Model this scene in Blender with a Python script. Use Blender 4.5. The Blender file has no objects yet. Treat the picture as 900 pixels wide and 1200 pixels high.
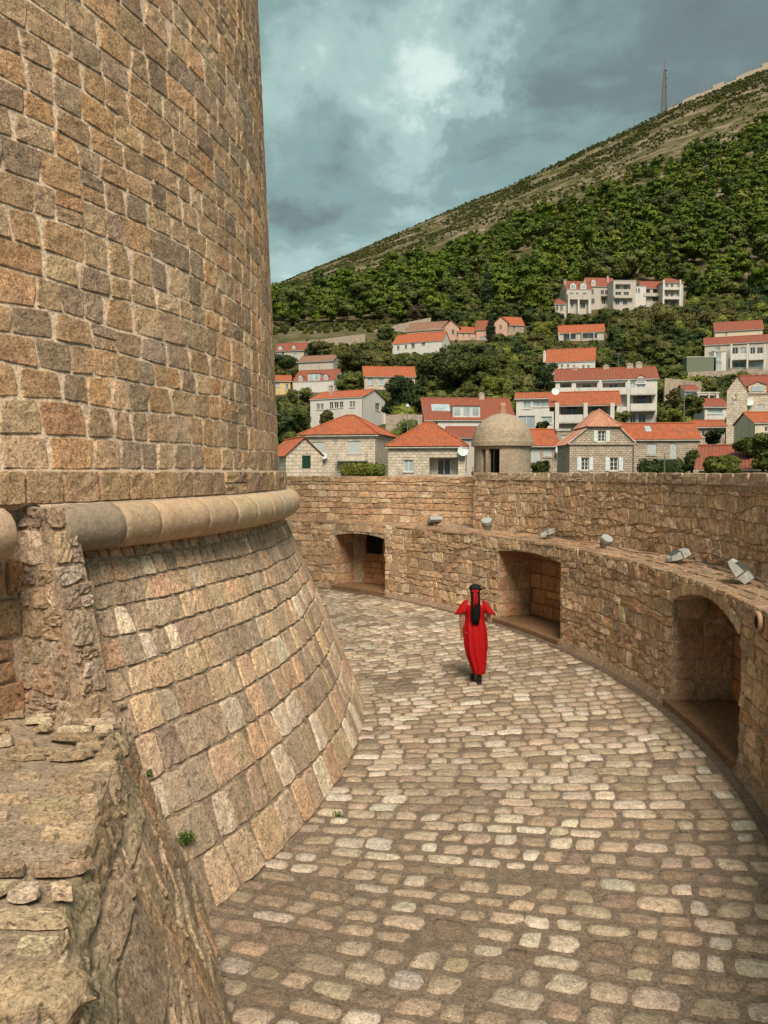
import bpy, bmesh, math, random
import numpy as np
from math import radians, sin, cos, tan, atan2, sqrt, pi
from mathutils import Vector, Matrix, noise as mnoise

SC = bpy.context.scene
COL = SC.collection
# ------------------------------------------------------------------ camera
CAMZ = 3.6
PITCH = math.atan(0.0522)
cam_d = bpy.data.cameras.new("camera")
cam = bpy.data.objects.new("camera", cam_d)
COL.objects.link(cam)
cam.location = (0, 0, CAMZ)
cam.rotation_euler = (radians(90) - PITCH, 0, 0)
cam_d.sensor_fit = 'VERTICAL'
cam_d.sensor_height = 36
cam_d.lens = 27
cam_d.clip_start = 0.05
cam_d.clip_end = 6000
SC.camera = cam
SC.render.resolution_x = 768
SC.render.resolution_y = 1024
SC.view_settings.view_transform = 'Standard'
SC.view_settings.look = 'None'
SC.view_settings.exposure = 1.72
SC.view_settings.gamma = 1.0

SUN_EL, SUN_AZ = radians(50), radians(174)     # azimuth clockwise from +Y

# ------------------------------------------------------------------ world: overcast sky
def build_world():
    w = bpy.data.worlds.new("World")
    SC.world = w
    w.use_nodes = True
    nt = w.node_tree
    N, L = nt.nodes, nt.links
    bg = N['Background']
    bg.inputs['Strength'].default_value = 0.1
    sky = N.new('ShaderNodeTexSky')
    sky.sky_type = 'NISHITA'
    sky.sun_disc = False
    sky.sun_elevation = SUN_EL
    sky.sun_rotation = SUN_AZ
    tc = N.new('ShaderNodeTexCoord')
    sep = N.new('ShaderNodeSeparateXYZ')
    L.new(tc.outputs['Generated'], sep.inputs[0])
    def m(op, a, b=None, c=None):
        n = N.new('ShaderNodeMath'); n.operation = op
        for i, v in enumerate((a, b, c)):
            if v is None: continue
            if isinstance(v, (int, float)): n.inputs[i].default_value = v
            else: L.new(v, n.inputs[i])
        return n.outputs[0]
    z = m('ADD', m('ABSOLUTE', sep.outputs[2]), 0.22)
    px = m('DIVIDE', sep.outputs[0], z)
    py = m('DIVIDE', sep.outputs[1], z)
    cb = N.new('ShaderNodeCombineXYZ')
    L.new(px, cb.inputs[0]); L.new(py, cb.inputs[1])
    def nz(scale, detail, dist, rough=0.55, off=0.0):
        mp = N.new('ShaderNodeMapping'); mp.inputs['Location'].default_value = (off, off * .7, 0)
        L.new(cb.outputs[0], mp.inputs[0])
        n = N.new('ShaderNodeTexNoise')
        n.inputs['Scale'].default_value = scale; n.inputs['Detail'].default_value = detail
        n.inputs['Roughness'].default_value = rough; n.inputs['Distortion'].default_value = dist
        L.new(mp.outputs[0], n.inputs[0])
        return n.outputs[0]
    n1 = nz(0.9, 6, 0.35, .5, 3.1)
    n2 = nz(2.6, 8, 0.5, .55, 7.7)
    n3 = nz(7.0, 8, .6, .6, 1.3)
    base = m('ADD', m('ADD', m('MULTIPLY', n1, 0.55), m('MULTIPLY', n2, 0.48)), m('MULTIPLY', m('SUBTRACT', n3, .5), .22))
    # cloud gaps and banks, as directions in the sky
    def blob(u, v, rad, amp):
        d = Vector(((u - 450) / 900, 1, (553 - v) / 900)).normalized()
        vm = N.new('ShaderNodeVectorMath'); vm.operation = 'DISTANCE'
        wn = N.new('ShaderNodeVectorMath'); wn.operation = 'MULTIPLY_ADD'
        nn = N.new('ShaderNodeTexNoise'); nn.inputs['Scale'].default_value = 5.5; nn.inputs['Detail'].default_value = 7
        nn.inputs['Roughness'].default_value = .62
        L.new(tc.outputs['Generated'], nn.inputs[0])
        wn.inputs[1].default_value = (.34, .34, .34)
        L.new(nn.outputs[1], wn.inputs[0]); L.new(tc.outputs['Generated'], wn.inputs[2])
        L.new(wn.outputs[0], vm.inputs[0]); vm.inputs[1].default_value = d + Vector((.17, .17, .17))
        q = m('DIVIDE', vm.outputs['Value'], rad)
        return m('MULTIPLY', m('POWER', 2.718, m('MULTIPLY', m('MULTIPLY', q, q), -1.0)), amp)
    t = base
    for b in BLOBS: t = m('ADD', t, blob(*b))
    cr = N.new('ShaderNodeValToRGB')
    L.new(t, cr.inputs[0])
    cr.color_ramp.interpolation = 'EASE'
    e = cr.color_ramp.elements
    stops = [(0.20, (.075, .088, .086)), (0.36, (.14, .185, .18)), (0.49, (.20, .305, .29)), (0.60, (.32, .455, .425)), (0.72, (.56, .68, .63)), (0.9, (.85, .92, .86))]
    while len(e) < len(stops): e.new(0.5)
    for el, (p, c) in zip(e, stops):
        el.position = p; el.color = (c[0], c[1], c[2], 1)
    sc = N.new('ShaderNodeVectorMath'); sc.operation = 'SCALE'; sc.inputs['Scale'].default_value = SKYGAIN
    L.new(cr.outputs[0], sc.inputs[0])
    mx = N.new('ShaderNodeMix'); mx.data_type = 'RGBA'; mx.inputs[0].default_value = 0.97
    L.new(sky.outputs[0], mx.inputs[6]); L.new(sc.outputs[0], mx.inputs[7])
    L.new(mx.outputs[2], bg.inputs[0])
SKYGAIN = 3.85
BLOBS = [(495, 115, .08, .20), (535, 165, .05, .16), (330, 380, .10, .03), (560, 30, .07, .12), (400, 20, .12, .10), (820, 20, .30, -.12), (620, 90, .13, -.06), (700, 60, .08, .05), (860, 70, .07, -.05),
         (330, 330, .12, .09), (380, 190, .10, -.05), (450, 250, .09, .06), (640, 170, .10, .05), (360, 110, .10, .12), (700,0,.10,.0)]
build_world()

sun_d = bpy.data.lights.new("sun", 'SUN')
sun_d.energy = 1.5
sun_d.angle = radians(26)
sun_d.color = (1.0, 0.86, 0.70)
sun = bpy.data.objects.new("sun", sun_d)
COL.objects.link(sun)
sd = Vector((sin(SUN_AZ) * cos(SUN_EL), cos(SUN_AZ) * cos(SUN_EL), sin(SUN_EL)))
sun.rotation_euler = sd.to_track_quat('Z', 'Y').to_euler()

# ------------------------------------------------------------------ helpers
RT = np.array([1.0, 0, 0]); FW = np.array([0, cos(PITCH), -sin(PITCH)]); UP = np.array([0, sin(PITCH), cos(PITCH)])
CP = np.array([0, 0, CAMZ])
def ray(u, v): return FW + RT * ((u - 450) / 900) + UP * ((600 - v) / 900)
def P(u, v, Y):
    d = ray(u, v); return Vector(CP + d * (Y / d[1]))
def G(u, v, z=0.0):
    d = ray(u, v); return Vector(CP + d * ((z - CAMZ) / d[2]))
def proj(p):
    q = np.asarray(p) - CP
    f = q @ FW
    return 450 + 900 * (q @ RT) / f, 600 - 900 * (q @ UP) / f, f

def nz3(x, y, z=0.0): return mnoise.noise(Vector((x, y, z)))
def fbm(x, y, z=0.0, o=4): return mnoise.fractal(Vector((x, y, z)), 1.0, 2.0, o)

def thing(name, label, cat, loc=(0, 0, 0), rz=0.0, group=None):
    o = bpy.data.objects.new(name, None); COL.objects.link(o)
    o.empty_display_size = 0.2
    o.location = loc; o.rotation_euler = (0, 0, rz)
    o['label'] = label; o['category'] = cat
    if group: o['group'] = group
    return o
def tag(o, label=None, cat=None, group=None, kind=None):
    if label: o['label'] = label
    if cat: o['category'] = cat
    if group: o['group'] = group
    if kind: o['kind'] = kind
    return o
def meshobj(name, verts, faces, mat, parent=None, smooth=False, uv=None, col=None):
    me = bpy.data.meshes.new(name)
    me.from_pydata([tuple(v) for v in verts], [], [tuple(f) for f in faces])
    if mat: me.materials.append(mat)
    if smooth: me.polygons.foreach_set('use_smooth', [True] * len(me.polygons))
    if uv is not None:
        l = me.uv_layers.new(name='uv'); l.data.foreach_set('uv', np.asarray(uv, dtype=np.float32).ravel())
    if col is not None:
        a = me.color_attributes.new('col', 'FLOAT_COLOR', 'POINT')
        c = np.ones((len(verts), 4), dtype=np.float32); c[:, :3] = col
        a.data.foreach_set('color', c.ravel())
    me.update()
    o = bpy.data.objects.new(name, me); COL.objects.link(o)
    if parent: o.parent = parent
    return o
class MB:
    """collects simple solids; build() links them as one mesh"""
    def __init__(s): s.v = []; s.f = []; s.uv = []
    def add(s, vs, fs, uvs=None):
        b = len(s.v); s.v += [tuple(v) for v in vs]
        for i, f in enumerate(fs):
            s.f.append(tuple(b + k for k in f))
            if uvs is not None: s.uv += list(uvs[i])
            else: s.uv += [(vs[k][0] + vs[k][1], vs[k][2]) for k in f]
    def quad(s, a, b, c, d, uvs=None): s.add([a, b, c, d], [(0, 1, 2, 3)], None if uvs is None else [uvs])
    def box(s, x0, x1, y0, y1, z0, z1, M=None):
        vs = [(x, y, z) for x in (x0, x1) for y in (y0, y1) for z in (z0, z1)]
        fs = [(0, 1, 3, 2), (4, 6, 7, 5), (0, 4, 5, 1), (2, 3, 7, 6), (0, 2, 6, 4), (1, 5, 7, 3)]
        if M is not None: vs = [tuple(M @ Vector(v)) for v in vs]
        s.add(vs, fs)
    def tube(s, pts, rad, n=8, cap=True):
        pts = [Vector(p) for p in pts]
        if not hasattr(rad, '__len__'): rad = [rad] * len(pts)
        vs = []
        up = Vector((0, 0, 1))
        for i, p in enumerate(pts):
            t = (pts[min(i + 1, len(pts) - 1)] - pts[max(i - 1, 0)]).normalized()
            a = Vector((1, 0, 0)) - t * t.x if abs(t.x) < .85 else Vector((0, 1, 0)) - t * t.y
            a.normalize(); b = t.cross(a)
            r = rad[i]
            rx, ry = (r if hasattr(r, '__len__') else (r, r))
            for k in range(n):
                q = 2 * pi * k / n
                vs.append(tuple(p + a * (cos(q) * rx) + b * (sin(q) * ry)))
        fs = []
        for i in range(len(pts) - 1):
            for k in range(n):
                k2 = (k + 1) % n
                fs.append((i * n + k, i * n + k2, (i + 1) * n + k2, (i + 1) * n + k))
        if cap:
            fs.append(tuple(range(n))[::-1]); fs.append(tuple((len(pts) - 1) * n + k for k in range(n)))
        s.add(vs, fs)
    def lathe(s, c, prof, n=24):
        """prof: list of (r,z) about the vertical axis through c"""
        vs = []; fs = []
        for r, z in prof:
            for k in range(n):
                q = 2 * pi * k / n
                vs.append((c[0] + r * cos(q), c[1] + r * sin(q), c[2] + z))
        for i in range(len(prof) - 1):
            for k in range(n):
                k2 = (k + 1) % n
                fs.append((i * n + k, i * n + k2, (i + 1) * n + k2, (i + 1) * n + k))
        s.add(vs, fs)
    def ell(s, c, r, M=None, n=12, m=8):
        vs = [(0, 0, r[2])]; fs = []
        for i in range(1, m):
            t = pi * i / m
            for k in range(n):
                q = 2 * pi * k / n
                vs.append((r[0] * sin(t) * cos(q), r[1] * sin(t) * sin(q), r[2] * cos(t)))
        vs.append((0, 0, -r[2]))
        for k in range(n): fs.append((0, 1 + k, 1 + (k + 1) % n))
        for i in range(m - 2):
            for k in range(n):
                a = 1 + i * n + k; b = 1 + i * n + (k + 1) % n
                fs.append((a, a + n, b + n, b))
        for k in range(n): fs.append((len(vs) - 1, 1 + (m - 2) * n + (k + 1) % n, 1 + (m - 2) * n + k))
        out = []
        for v in vs:
            q = Vector(v)
            if M is not None: q = M @ q
            out.append(tuple(q + Vector(c)))
        s.add(out, fs)
    def build(s, name, mat, parent=None, smooth=False):
        return meshobj(name, s.v, s.f, mat, parent, smooth, uv=s.uv)

# ------------------------------------------------------------------ materials
def newmat(name):
    m = bpy.data.materials.new(name); m.use_nodes = True
    nt = m.node_tree
    return m, nt.nodes, nt.links, nt.nodes['Principled BSDF']
def stone_mat(name, base=(1, 1, 1), attr=True, scale=1.0, bump=0.5, var=0.35, pits=0.5, light=0.25, lightc=(.55, .48, .38), darkc=(.06, .045, .03),
              stain=0.0, stainc=(.09, .06, .035), rough=.92, strat=0.0, fine=0.55, streak=0.0):
    m, N, L, B = newmat(name)
    g = N.new('ShaderNodeNewGeometry')
    def noise(s, d, r=.6, dist=0.0, vec=None):
        n = N.new('ShaderNodeTexNoise'); n.inputs['Scale'].default_value = s * scale
        n.inputs['Detail'].default_value = d; n.inputs['Roughness'].default_value = r; n.inputs['Distortion'].default_value = dist
        L.new(vec or g.outputs['Position'], n.inputs[0]); return n.outputs[0]
    def ramp(src, a, b):
        r = N.new('ShaderNodeMapRange'); r.inputs['From Min'].default_value = a; r.inputs['From Max'].default_value = b
        L.new(src, r.inputs['Value']); return r.outputs[0]
    def mix(f, a, b, mode='MIX'):
        x = N.new('ShaderNodeMix'); x.data_type = 'RGBA'; x.blend_type = mode
        if isinstance(f, float): x.inputs[0].default_value = f
        else: L.new(f, x.inputs[0])
        for i, v in ((6, a), (7, b)):
            if isinstance(v, tuple): x.inputs[i].default_value = (v[0], v[1], v[2], 1)
            else: L.new(v, x.inputs[i])
        return x.outputs[2]
    def mul(a, k):
        n = N.new('ShaderNodeMath'); n.operation = 'MULTIPLY'; L.new(a, n.inputs[0])
        if isinstance(k, (int, float)): n.inputs[1].default_value = k
        else: L.new(k, n.inputs[1])
        return n.outputs[0]
    if attr:
        at = N.new('ShaderNodeVertexColor'); at.layer_name = 'col'
        c = mix(1.0, at.outputs[0], base, 'MULTIPLY')
    else:
        rgb = N.new('ShaderNodeRGB'); rgb.outputs[0].default_value = (*base, 1); c = rgb.outputs[0]
    n_big = noise(2.3, 5, .6)
    n_mid = noise(11, 8, .68, .3)
    n_fine = noise(48, 6, .7)
    # overall variation
    v = N.new('ShaderNodeMapRange'); L.new(n_mid, v.inputs['Value'])
    v.inputs['From Min'].default_value = .3; v.inputs['From Max'].default_value = .7
    v.inputs['To Min'].default_value = 1 - var; v.inputs['To Max'].default_value = 1 + var
    hs = N.new('ShaderNodeHueSaturation'); L.new(c, hs.inputs['Color']); L.new(v.outputs[0], hs.inputs['Value']); c = hs.outputs[0]
    f2 = N.new('ShaderNodeMapRange'); L.new(n_fine, f2.inputs['Value'])
    f2.inputs['From Min'].default_value = .3; f2.inputs['From Max'].default_value = .7
    f2.inputs['To Min'].default_value = 1 - fine; f2.inputs['To Max'].default_value = 1 + fine
    hs2 = N.new('ShaderNodeHueSaturation'); L.new(c, hs2.inputs['Color']); L.new(f2.outputs[0], hs2.inputs['Value']); c = hs2.outputs[0]
    if light: c = mix(mul(ramp(noise(5, 9, .75, .6), .58, .72), light), c, lightc)
    pit = ramp(noise(26, 9, .78, .4), .44, .33)
    if pits: c = mix(mul(pit, pits), c, darkc)
    if stain: c = mix(mul(ramp(noise(.8, 7, .65, .5), .5, .66), stain), c, stainc)
    if strat:
        pass
    if streak:
        mp = N.new('ShaderNodeMapping'); mp.inputs['Scale'].default_value = (1, 1, .13); L.new(g.outputs['Position'], mp.inputs[0])
        c = mix(mul(ramp(noise(3.2, 8, .7, .2, mp.outputs[0]), .50, .68), streak), c, stainc)
        c = mix(mul(ramp(noise(.45, 6, .65, .6), .52, .64), streak * .6), c, (.56, .50, .41))
    L.new(c, B.inputs['Base Color'])
    B.inputs['Roughness'].default_value = rough
    B.inputs['Specular IOR Level'].default_value = 0.25
    h = N.new('ShaderNodeMath'); h.operation = 'ADD'
    L.new(mul(n_mid, 1.0), h.inputs[0]); L.new(mul(n_fine, .45), h.inputs[1])
    h2 = N.new('ShaderNodeMath'); h2.operation = 'SUBTRACT'; L.new(h.outputs[0], h2.inputs[0]); L.new(mul(pit, .35), h2.inputs[1])
    b = N.new('ShaderNodeBump'); b.inputs['Strength'].default_value = bump; b.inputs['Distance'].default_value = 0.05 / scale
    L.new(h2.outputs[0], b.inputs['Height']); L.new(b.outputs[0], B.inputs['Normal'])
    return m
def plain(name, c, rough=.7, metal=0.0, var=.12, scale=6.0, spec=.3, bump=0.0, coord='Position'):
    m, N, L, B = newmat(name)
    g = N.new('ShaderNodeNewGeometry')
    n = N.new('ShaderNodeTexNoise'); n.inputs['Scale'].default_value = scale; n.inputs['Detail'].default_value = 6
    L.new(g.outputs['Position'], n.inputs[0])
    r = N.new('ShaderNodeMapRange'); L.new(n.outputs[0], r.inputs['Value'])
    r.inputs['From Min'].default_value = .3; r.inputs['From Max'].default_value = .7
    r.inputs['To Min'].default_value = 1 - var; r.inputs['To Max'].default_value = 1 + var
    hs = N.new('ShaderNodeHueSaturation'); hs.inputs['Color'].default_value = (*c, 1); L.new(r.outputs[0], hs.inputs['Value'])
    L.new(hs.outputs[0], B.inputs['Base Color'])
    B.inputs['Roughness'].default_value = rough; B.inputs['Metallic'].default_value = metal
    B.inputs['Specular IOR Level'].default_value = spec
    if bump:
        b = N.new('ShaderNodeBump'); b.inputs['Strength'].default_value = bump; b.inputs['Distance'].default_value = .02
        L.new(n.outputs[0], b.inputs['Height']); L.new(b.outputs[0], B.inputs['Normal'])
    return m
def stucco(name, c):
    """weathered render: streaks and blotches of dirt of its own"""
    m, N, L, B = newmat(name)
    g = N.new('ShaderNodeNewGeometry')
    mp = N.new('ShaderNodeMapping'); mp.inputs['Scale'].default_value = (1.2, 1.2, .25); L.new(g.outputs['Position'], mp.inputs[0])
    n = N.new('ShaderNodeTexNoise'); n.inputs['Scale'].default_value = 1.3; n.inputs['Detail'].default_value = 8; n.inputs['Roughness'].default_value = .7
    L.new(mp.outputs[0], n.inputs[0])
    r = N.new('ShaderNodeMapRange'); L.new(n.outputs[0], r.inputs['Value'])
    r.inputs['From Min'].default_value = .48; r.inputs['From Max'].default_value = .72; r.inputs['To Max'].default_value = .55
    x = N.new('ShaderNodeMix'); x.data_type = 'RGBA'; L.new(r.outputs[0], x.inputs[0])
    x.inputs[6].default_value = (*c, 1); x.inputs[7].default_value = (c[0] * .55, c[1] * .5, c[2] * .44, 1)
    L.new(x.outputs[2], B.inputs['Base Color']); B.inputs['Roughness'].default_value = .9
    return m
def block_mat(name, c1, c2, mortar, bw=.5, bh=.24, sc=1.0):
    """dressed stone too far off to build: courses in the uv map (metres)"""
    m, N, L, B = newmat(name)
    uv = N.new('ShaderNodeUVMap'); uv.uv_map = 'uv'
    dn = N.new('ShaderNodeTexNoise'); dn.inputs['Scale'].default_value = 1.5
    L.new(uv.outputs[0], dn.inputs[0])
    ad = N.new('ShaderNodeVectorMath'); ad.operation = 'MULTIPLY_ADD'; ad.inputs[1].default_value = (.12, .06, 0)
    L.new(dn.outputs[1], ad.inputs[0]); L.new(uv.outputs[0], ad.inputs[2])
    b = N.new('ShaderNodeTexBrick'); L.new(ad.outputs[0], b.inputs[0])
    b.inputs['Color1'].default_value = (*c1, 1); b.inputs['Color2'].default_value = (*c2, 1); b.inputs['Mortar'].default_value = (*mortar, 1)
    b.inputs['Scale'].default_value = sc; b.inputs['Brick Width'].default_value = bw; b.inputs['Row Height'].default_value = bh
    b.inputs['Mortar Size'].default_value = .028; b.inputs['Mortar Smooth'].default_value = .3; b.inputs['Bias'].default_value = 0
    g = N.new('ShaderNodeNewGeometry')
    n = N.new('ShaderNodeTexNoise'); n.inputs['Scale'].default_value = 1.6; n.inputs['Detail'].default_value = 9; n.inputs['Roughness'].default_value = .75
    L.new(g.outputs['Position'], n.inputs[0])
    r = N.new('ShaderNodeMapRange'); L.new(n.outputs[0], r.inputs['Value'])
    r.inputs['From Min'].default_value = .3; r.inputs['From Max'].default_value = .7; r.inputs['To Min'].default_value = .6; r.inputs['To Max'].default_value = 1.3
    hs = N.new('ShaderNodeHueSaturation'); L.new(b.outputs[0], hs.inputs['Color']); L.new(r.outputs[0], hs.inputs['Value'])
    L.new(hs.outputs[0], B.inputs['Base Color']); B.inputs['Roughness'].default_value = .92
    bp = N.new('ShaderNodeBump'); bp.inputs['Distance'].default_value = .03; bp.inputs['Strength'].default_value = .8; bp.invert = True
    L.new(b.outputs['Fac'], bp.inputs['Height']); L.new(bp.outputs[0], B.inputs['Normal'])
    return m
def tile_mat(name, c, c2, dirt=.35):
    m, N, L, B = newmat(name)
    uv = N.new('ShaderNodeUVMap'); uv.uv_map = 'uv'
    b = N.new('ShaderNodeTexBrick'); L.new(uv.outputs[0], b.inputs[0]); b.offset = 0
    b.inputs['Scale'].default_value = 1; b.inputs['Brick Width'].default_value = .26; b.inputs['Row Height'].default_value = .34
    b.inputs['Mortar Size'].default_value = .012
    b.inputs['Color1'].default_value = (*c, 1); b.inputs['Color2'].default_value = (*c2, 1); b.inputs['Mortar'].default_value = (c[0] * .35, c[1] * .35, c[2] * .35, 1)
    g = N.new('ShaderNodeNewGeometry')
    n = N.new('ShaderNodeTexNoise'); n.inputs['Scale'].default_value = .9; n.inputs['Detail'].default_value = 9; n.inputs['Roughness'].default_value = .72
    L.new(g.outputs['Position'], n.inputs[0])
    r = N.new('ShaderNodeMapRange'); L.new(n.outputs[0], r.inputs['Value'])
    r.inputs['From Min'].default_value = .48; r.inputs['From Max'].default_value = .7; r.inputs['To Max'].default_value = min(.85, dirt * 1.7)
    x = N.new('ShaderNodeMix'); x.data_type = 'RGBA'; L.new(r.outputs[0], x.inputs[0]); L.new(b.outputs[0], x.inputs[6])
    x.inputs[7].default_value = (.16, .09, .06, 1)
    L.new(x.outputs[2], B.inputs['Base Color']); B.inputs['Roughness'].default_value = .8
    return m
def leaf_mat(name, c1, c2, scale=.35, spec=.2, rnd=.5):
    m, N, L, B = newmat(name)
    oi = N.new('ShaderNodeObjectInfo'); g = N.new('ShaderNodeNewGeometry')
    n = N.new('ShaderNodeTexNoise'); n.inputs['Scale'].default_value = scale; n.inputs['Detail'].default_value = 5
    L.new(g.outputs['Position'], n.inputs[0])
    a = N.new('ShaderNodeMath'); a.operation = 'MULTIPLY_ADD'; L.new(oi.outputs['Random'], a.inputs[0]); a.inputs[1].default_value = rnd
    r = N.new('ShaderNodeMapRange'); L.new(n.outputs[0], r.inputs['Value'])
    r.inputs['From Min'].default_value = .3; r.inputs['From Max'].default_value = .7; r.inputs['To Max'].default_value = 1 - rnd
    L.new(r.outputs[0], a.inputs[2])
    x = N.new('ShaderNodeMix'); x.data_type = 'RGBA'; L.new(a.outputs[0], x.inputs[0])
    x.inputs[6].default_value = (*c1, 1); x.inputs[7].default_value = (*c2, 1)
    isl = N.new('ShaderNodeMapRange'); L.new(g.outputs['Random Per Island'], isl.inputs['Value'])
    isl.inputs['To Min'].default_value = .78; isl.inputs['To Max'].default_value = 1.22
    hs = N.new('ShaderNodeHueSaturation'); L.new(x.outputs[2], hs.inputs['Color']); L.new(isl.outputs[0], hs.inputs['Value'])
    L.new(hs.outputs[0], B.inputs['Base Color']); B.inputs['Roughness'].default_value = .65
    B.inputs['Specular IOR Level'].default_value = spec
    return m

MT = {}
MT['tower'] = stone_mat('tower_stone', (1.44, 1.19, 1.0), bump=.95, var=.34, pits=.65, light=.45, lightc=(.62, .50, .37), stain=.12, stainc=(.19, .14, .095), streak=.42)
MT['tower_mortar'] = stone_mat('tower_mortar', (.58, .45, .33), attr=False, bump=.7, var=.35, pits=.5, light=.4, lightc=(.55, .47, .36), stain=.3)
MT['glacis'] = stone_mat('glacis_stone', (1.34, 1.18, 1.05), bump=.9, var=.28, pits=.5, light=.35, lightc=(.62, .55, .46), streak=.35, stainc=(.2, .15, .105))
MT['glacis_mortar'] = stone_mat('glacis_mortar', (.36, .28, .20), attr=False, bump=.5, var=.4, pits=.6, light=.15)
MT['cordon'] = stone_mat('cordon_stone', (1.12, 1.02, .93), bump=.4, var=.2, pits=.45, light=.3, lightc=(.6, .52, .42), fine=.2)
MT['cobble'] = stone_mat('cobble_stone', (1.0, .955, .915), bump=.65, var=.34, pits=.6, light=.35, lightc=(.58, .52, .43), stain=.25, stainc=(.16, .12, .08), rough=.75, scale=1.3)
MT['floor'] = stone_mat('floor_mortar', (.20, .155, .112), attr=False, bump=.6, var=.35, pits=.5, light=.2, lightc=(.34, .28, .21), stain=.4, stainc=(.11, .08, .055))
MT['wall'] = stone_mat('wall_stone', (1.42, 1.23, 1.06), bump=.9, var=.30, pits=.8, light=.45, lightc=(.60, .50, .37), stain=.35, stainc=(.18, .115, .065), streak=.25)
MT['wall_mortar'] = stone_mat('wall_mortar', (.48, .37, .26), attr=False, bump=.8, var=.4, pits=.8, light=.3, lightc=(.45, .37, .27), stain=.5, stainc=(.09, .06, .035))
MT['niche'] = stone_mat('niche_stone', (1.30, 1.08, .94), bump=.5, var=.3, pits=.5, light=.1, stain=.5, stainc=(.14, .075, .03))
MT['ledge'] = stone_mat('ledge_stone', (.38, .29, .205), attr=False, bump=.8, var=.4, pits=.7, light=.4, stain=.55, stainc=(.27, .16, .095))
MT['rubble'] = stone_mat('rubble_stone', (1.2, 1.05, .95), bump=.9, var=.35, pits=.8, light=.55, lightc=(.6, .54, .45), stain=.3, stainc=(.25, .1, .04))
MT['near'] = stone_mat('near_wall_stone', (1.28, 1.14, 1.0), bump=.9, var=.3, pits=.65, light=.45, lightc=(.52, .46, .36), stain=.25)
MT['near_mortar'] = stone_mat('near_wall_mortar', (.40, .305, .215), attr=False, bump=.8, var=.35, pits=.7, light=.5, lightc=(.56, .48, .37), stain=.3)
MT['turret'] = stone_mat('turret_stone', (.36, .295, .215), attr=False, bump=.4, var=.25, pits=.4, light=.25, stain=.5, stainc=(.15, .12, .085))

# ------------------------------------------------------------------ stones laid in courses
def course_quads(u0, u1, zs, wr, rng, wav=.02, gap=.012, slant=.12, skip=None, split=.08, uscale=1.0, k0=0):
    """zs: course heights; returns list of 4x2 corner arrays (u in metres along, v up)"""
    out = []
    for k in range(len(zs) - 1):
        za, zb = zs[k], zs[k + 1]
        h = zb - za
        u = u0 - rng.uniform(0, wr[1])
        t = zb / max(zs[-1], .01)
        while u < u1:
            w = rng.uniform(*wr) * (wr[2] if len(wr) > 2 and callable(wr[2]) is False else 1)
            ua, ub = max(u, u0), min(u + w, u1)
            u += w
            if ub - ua < .35 * wr[0]: continue
            def J(uu, zz, kk): return zz + wav * nz3(uu * 1.3, kk * 7.31, 0.5)
            sl1 = slant * h * (rng.random() - .5); sl2 = slant * h * (rng.random() - .5)
            q = np.array([[ua + gap, J(ua, za, k + k0) + gap], [ub - gap, J(ub, za, k + k0) + gap],
                          [ub - gap + sl2, J(ub, zb, k + k0 + 1) - gap], [ua + gap + sl1, J(ua, zb, k + k0 + 1) - gap]])
            if skip and skip(*(q.mean(axis=0)), q): continue
            r = rng.random()
            if r < split and h > .2:
                m0 = (q[0] + q[3]) / 2; m1 = (q[1] + q[2]) / 2
                o = np.array([0, gap * .8])
                out.append(np.array([q[0], q[1], m1 - o, m0 - o])); out.append(np.array([m0 + o, m1 + o, q[2], q[3]]))
            else: out.append(q)
    return out

_gc = {}
def _grid(n):
    if n in _gc: return _gc[n]
    if n <= 3: t = [-1, -.85, .85, 1]
    else: t = [-1] + list(np.linspace(-.92, .92, n - 1)) + [1]
    t = np.array(t); m = len(t)
    A, Bq = np.meshgrid(t, t, indexing='xy')
    f = [(j * m + i, j * m + i + 1, (j + 1) * m + i + 1, (j + 1) * m + i) for j in range(m - 1) for i in range(m - 1)]
    _gc[n] = (A.ravel(), Bq.ravel(), f, m)
    return _gc[n]
def stone_verts(q, M, n, rng, proud, sink, rough, k, wob=.03, tilt=0.0):
    A, Bq, f, m = _grid(n)
    th = np.arctan2(Bq, A)
    wv = 1 + wob * (np.sin(2 * th + rng.uniform(0, 6.28)) + .7 * np.sin(3 * th + rng.uniform(0, 6.28)) + .6 * np.sin(5 * th + rng.uniform(0, 6.28)))
    wv = np.minimum(wv, 1.03)
    a = A * np.sqrt(1 - k * Bq ** 2) * wv; b = Bq * np.sqrt(1 - k * A ** 2) * wv
    s = ((a + 1) / 2)[:, None]; t = ((b + 1) / 2)[:, None]
    uv = q[0] * (1 - s) * (1 - t) + q[1] * s * (1 - t) + q[2] * s * t + q[3] * (1 - s) * t
    edge = np.maximum(abs(A), abs(Bq)) > .99
    d = proud * (1 - .22 * (A ** 4 + Bq ** 4) / 2) + rng.normal(0, rough, len(A)) + tilt * (rng.uniform(-1, 1) * A + rng.uniform(-1, 1) * Bq)
    d = np.where(edge, -sink, d)
    return M(uv[:, 0], uv[:, 1], d), f
def palette(pal, rng, j=.14):
    ws = np.array([p[1] for p in pal]); c = np.array(pal[rng.choice(len(pal), p=ws / ws.sum())][0])
    return c * rng.uniform(1 - j, 1 + j) * (1 + rng.normal(0, .02, 3))
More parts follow.
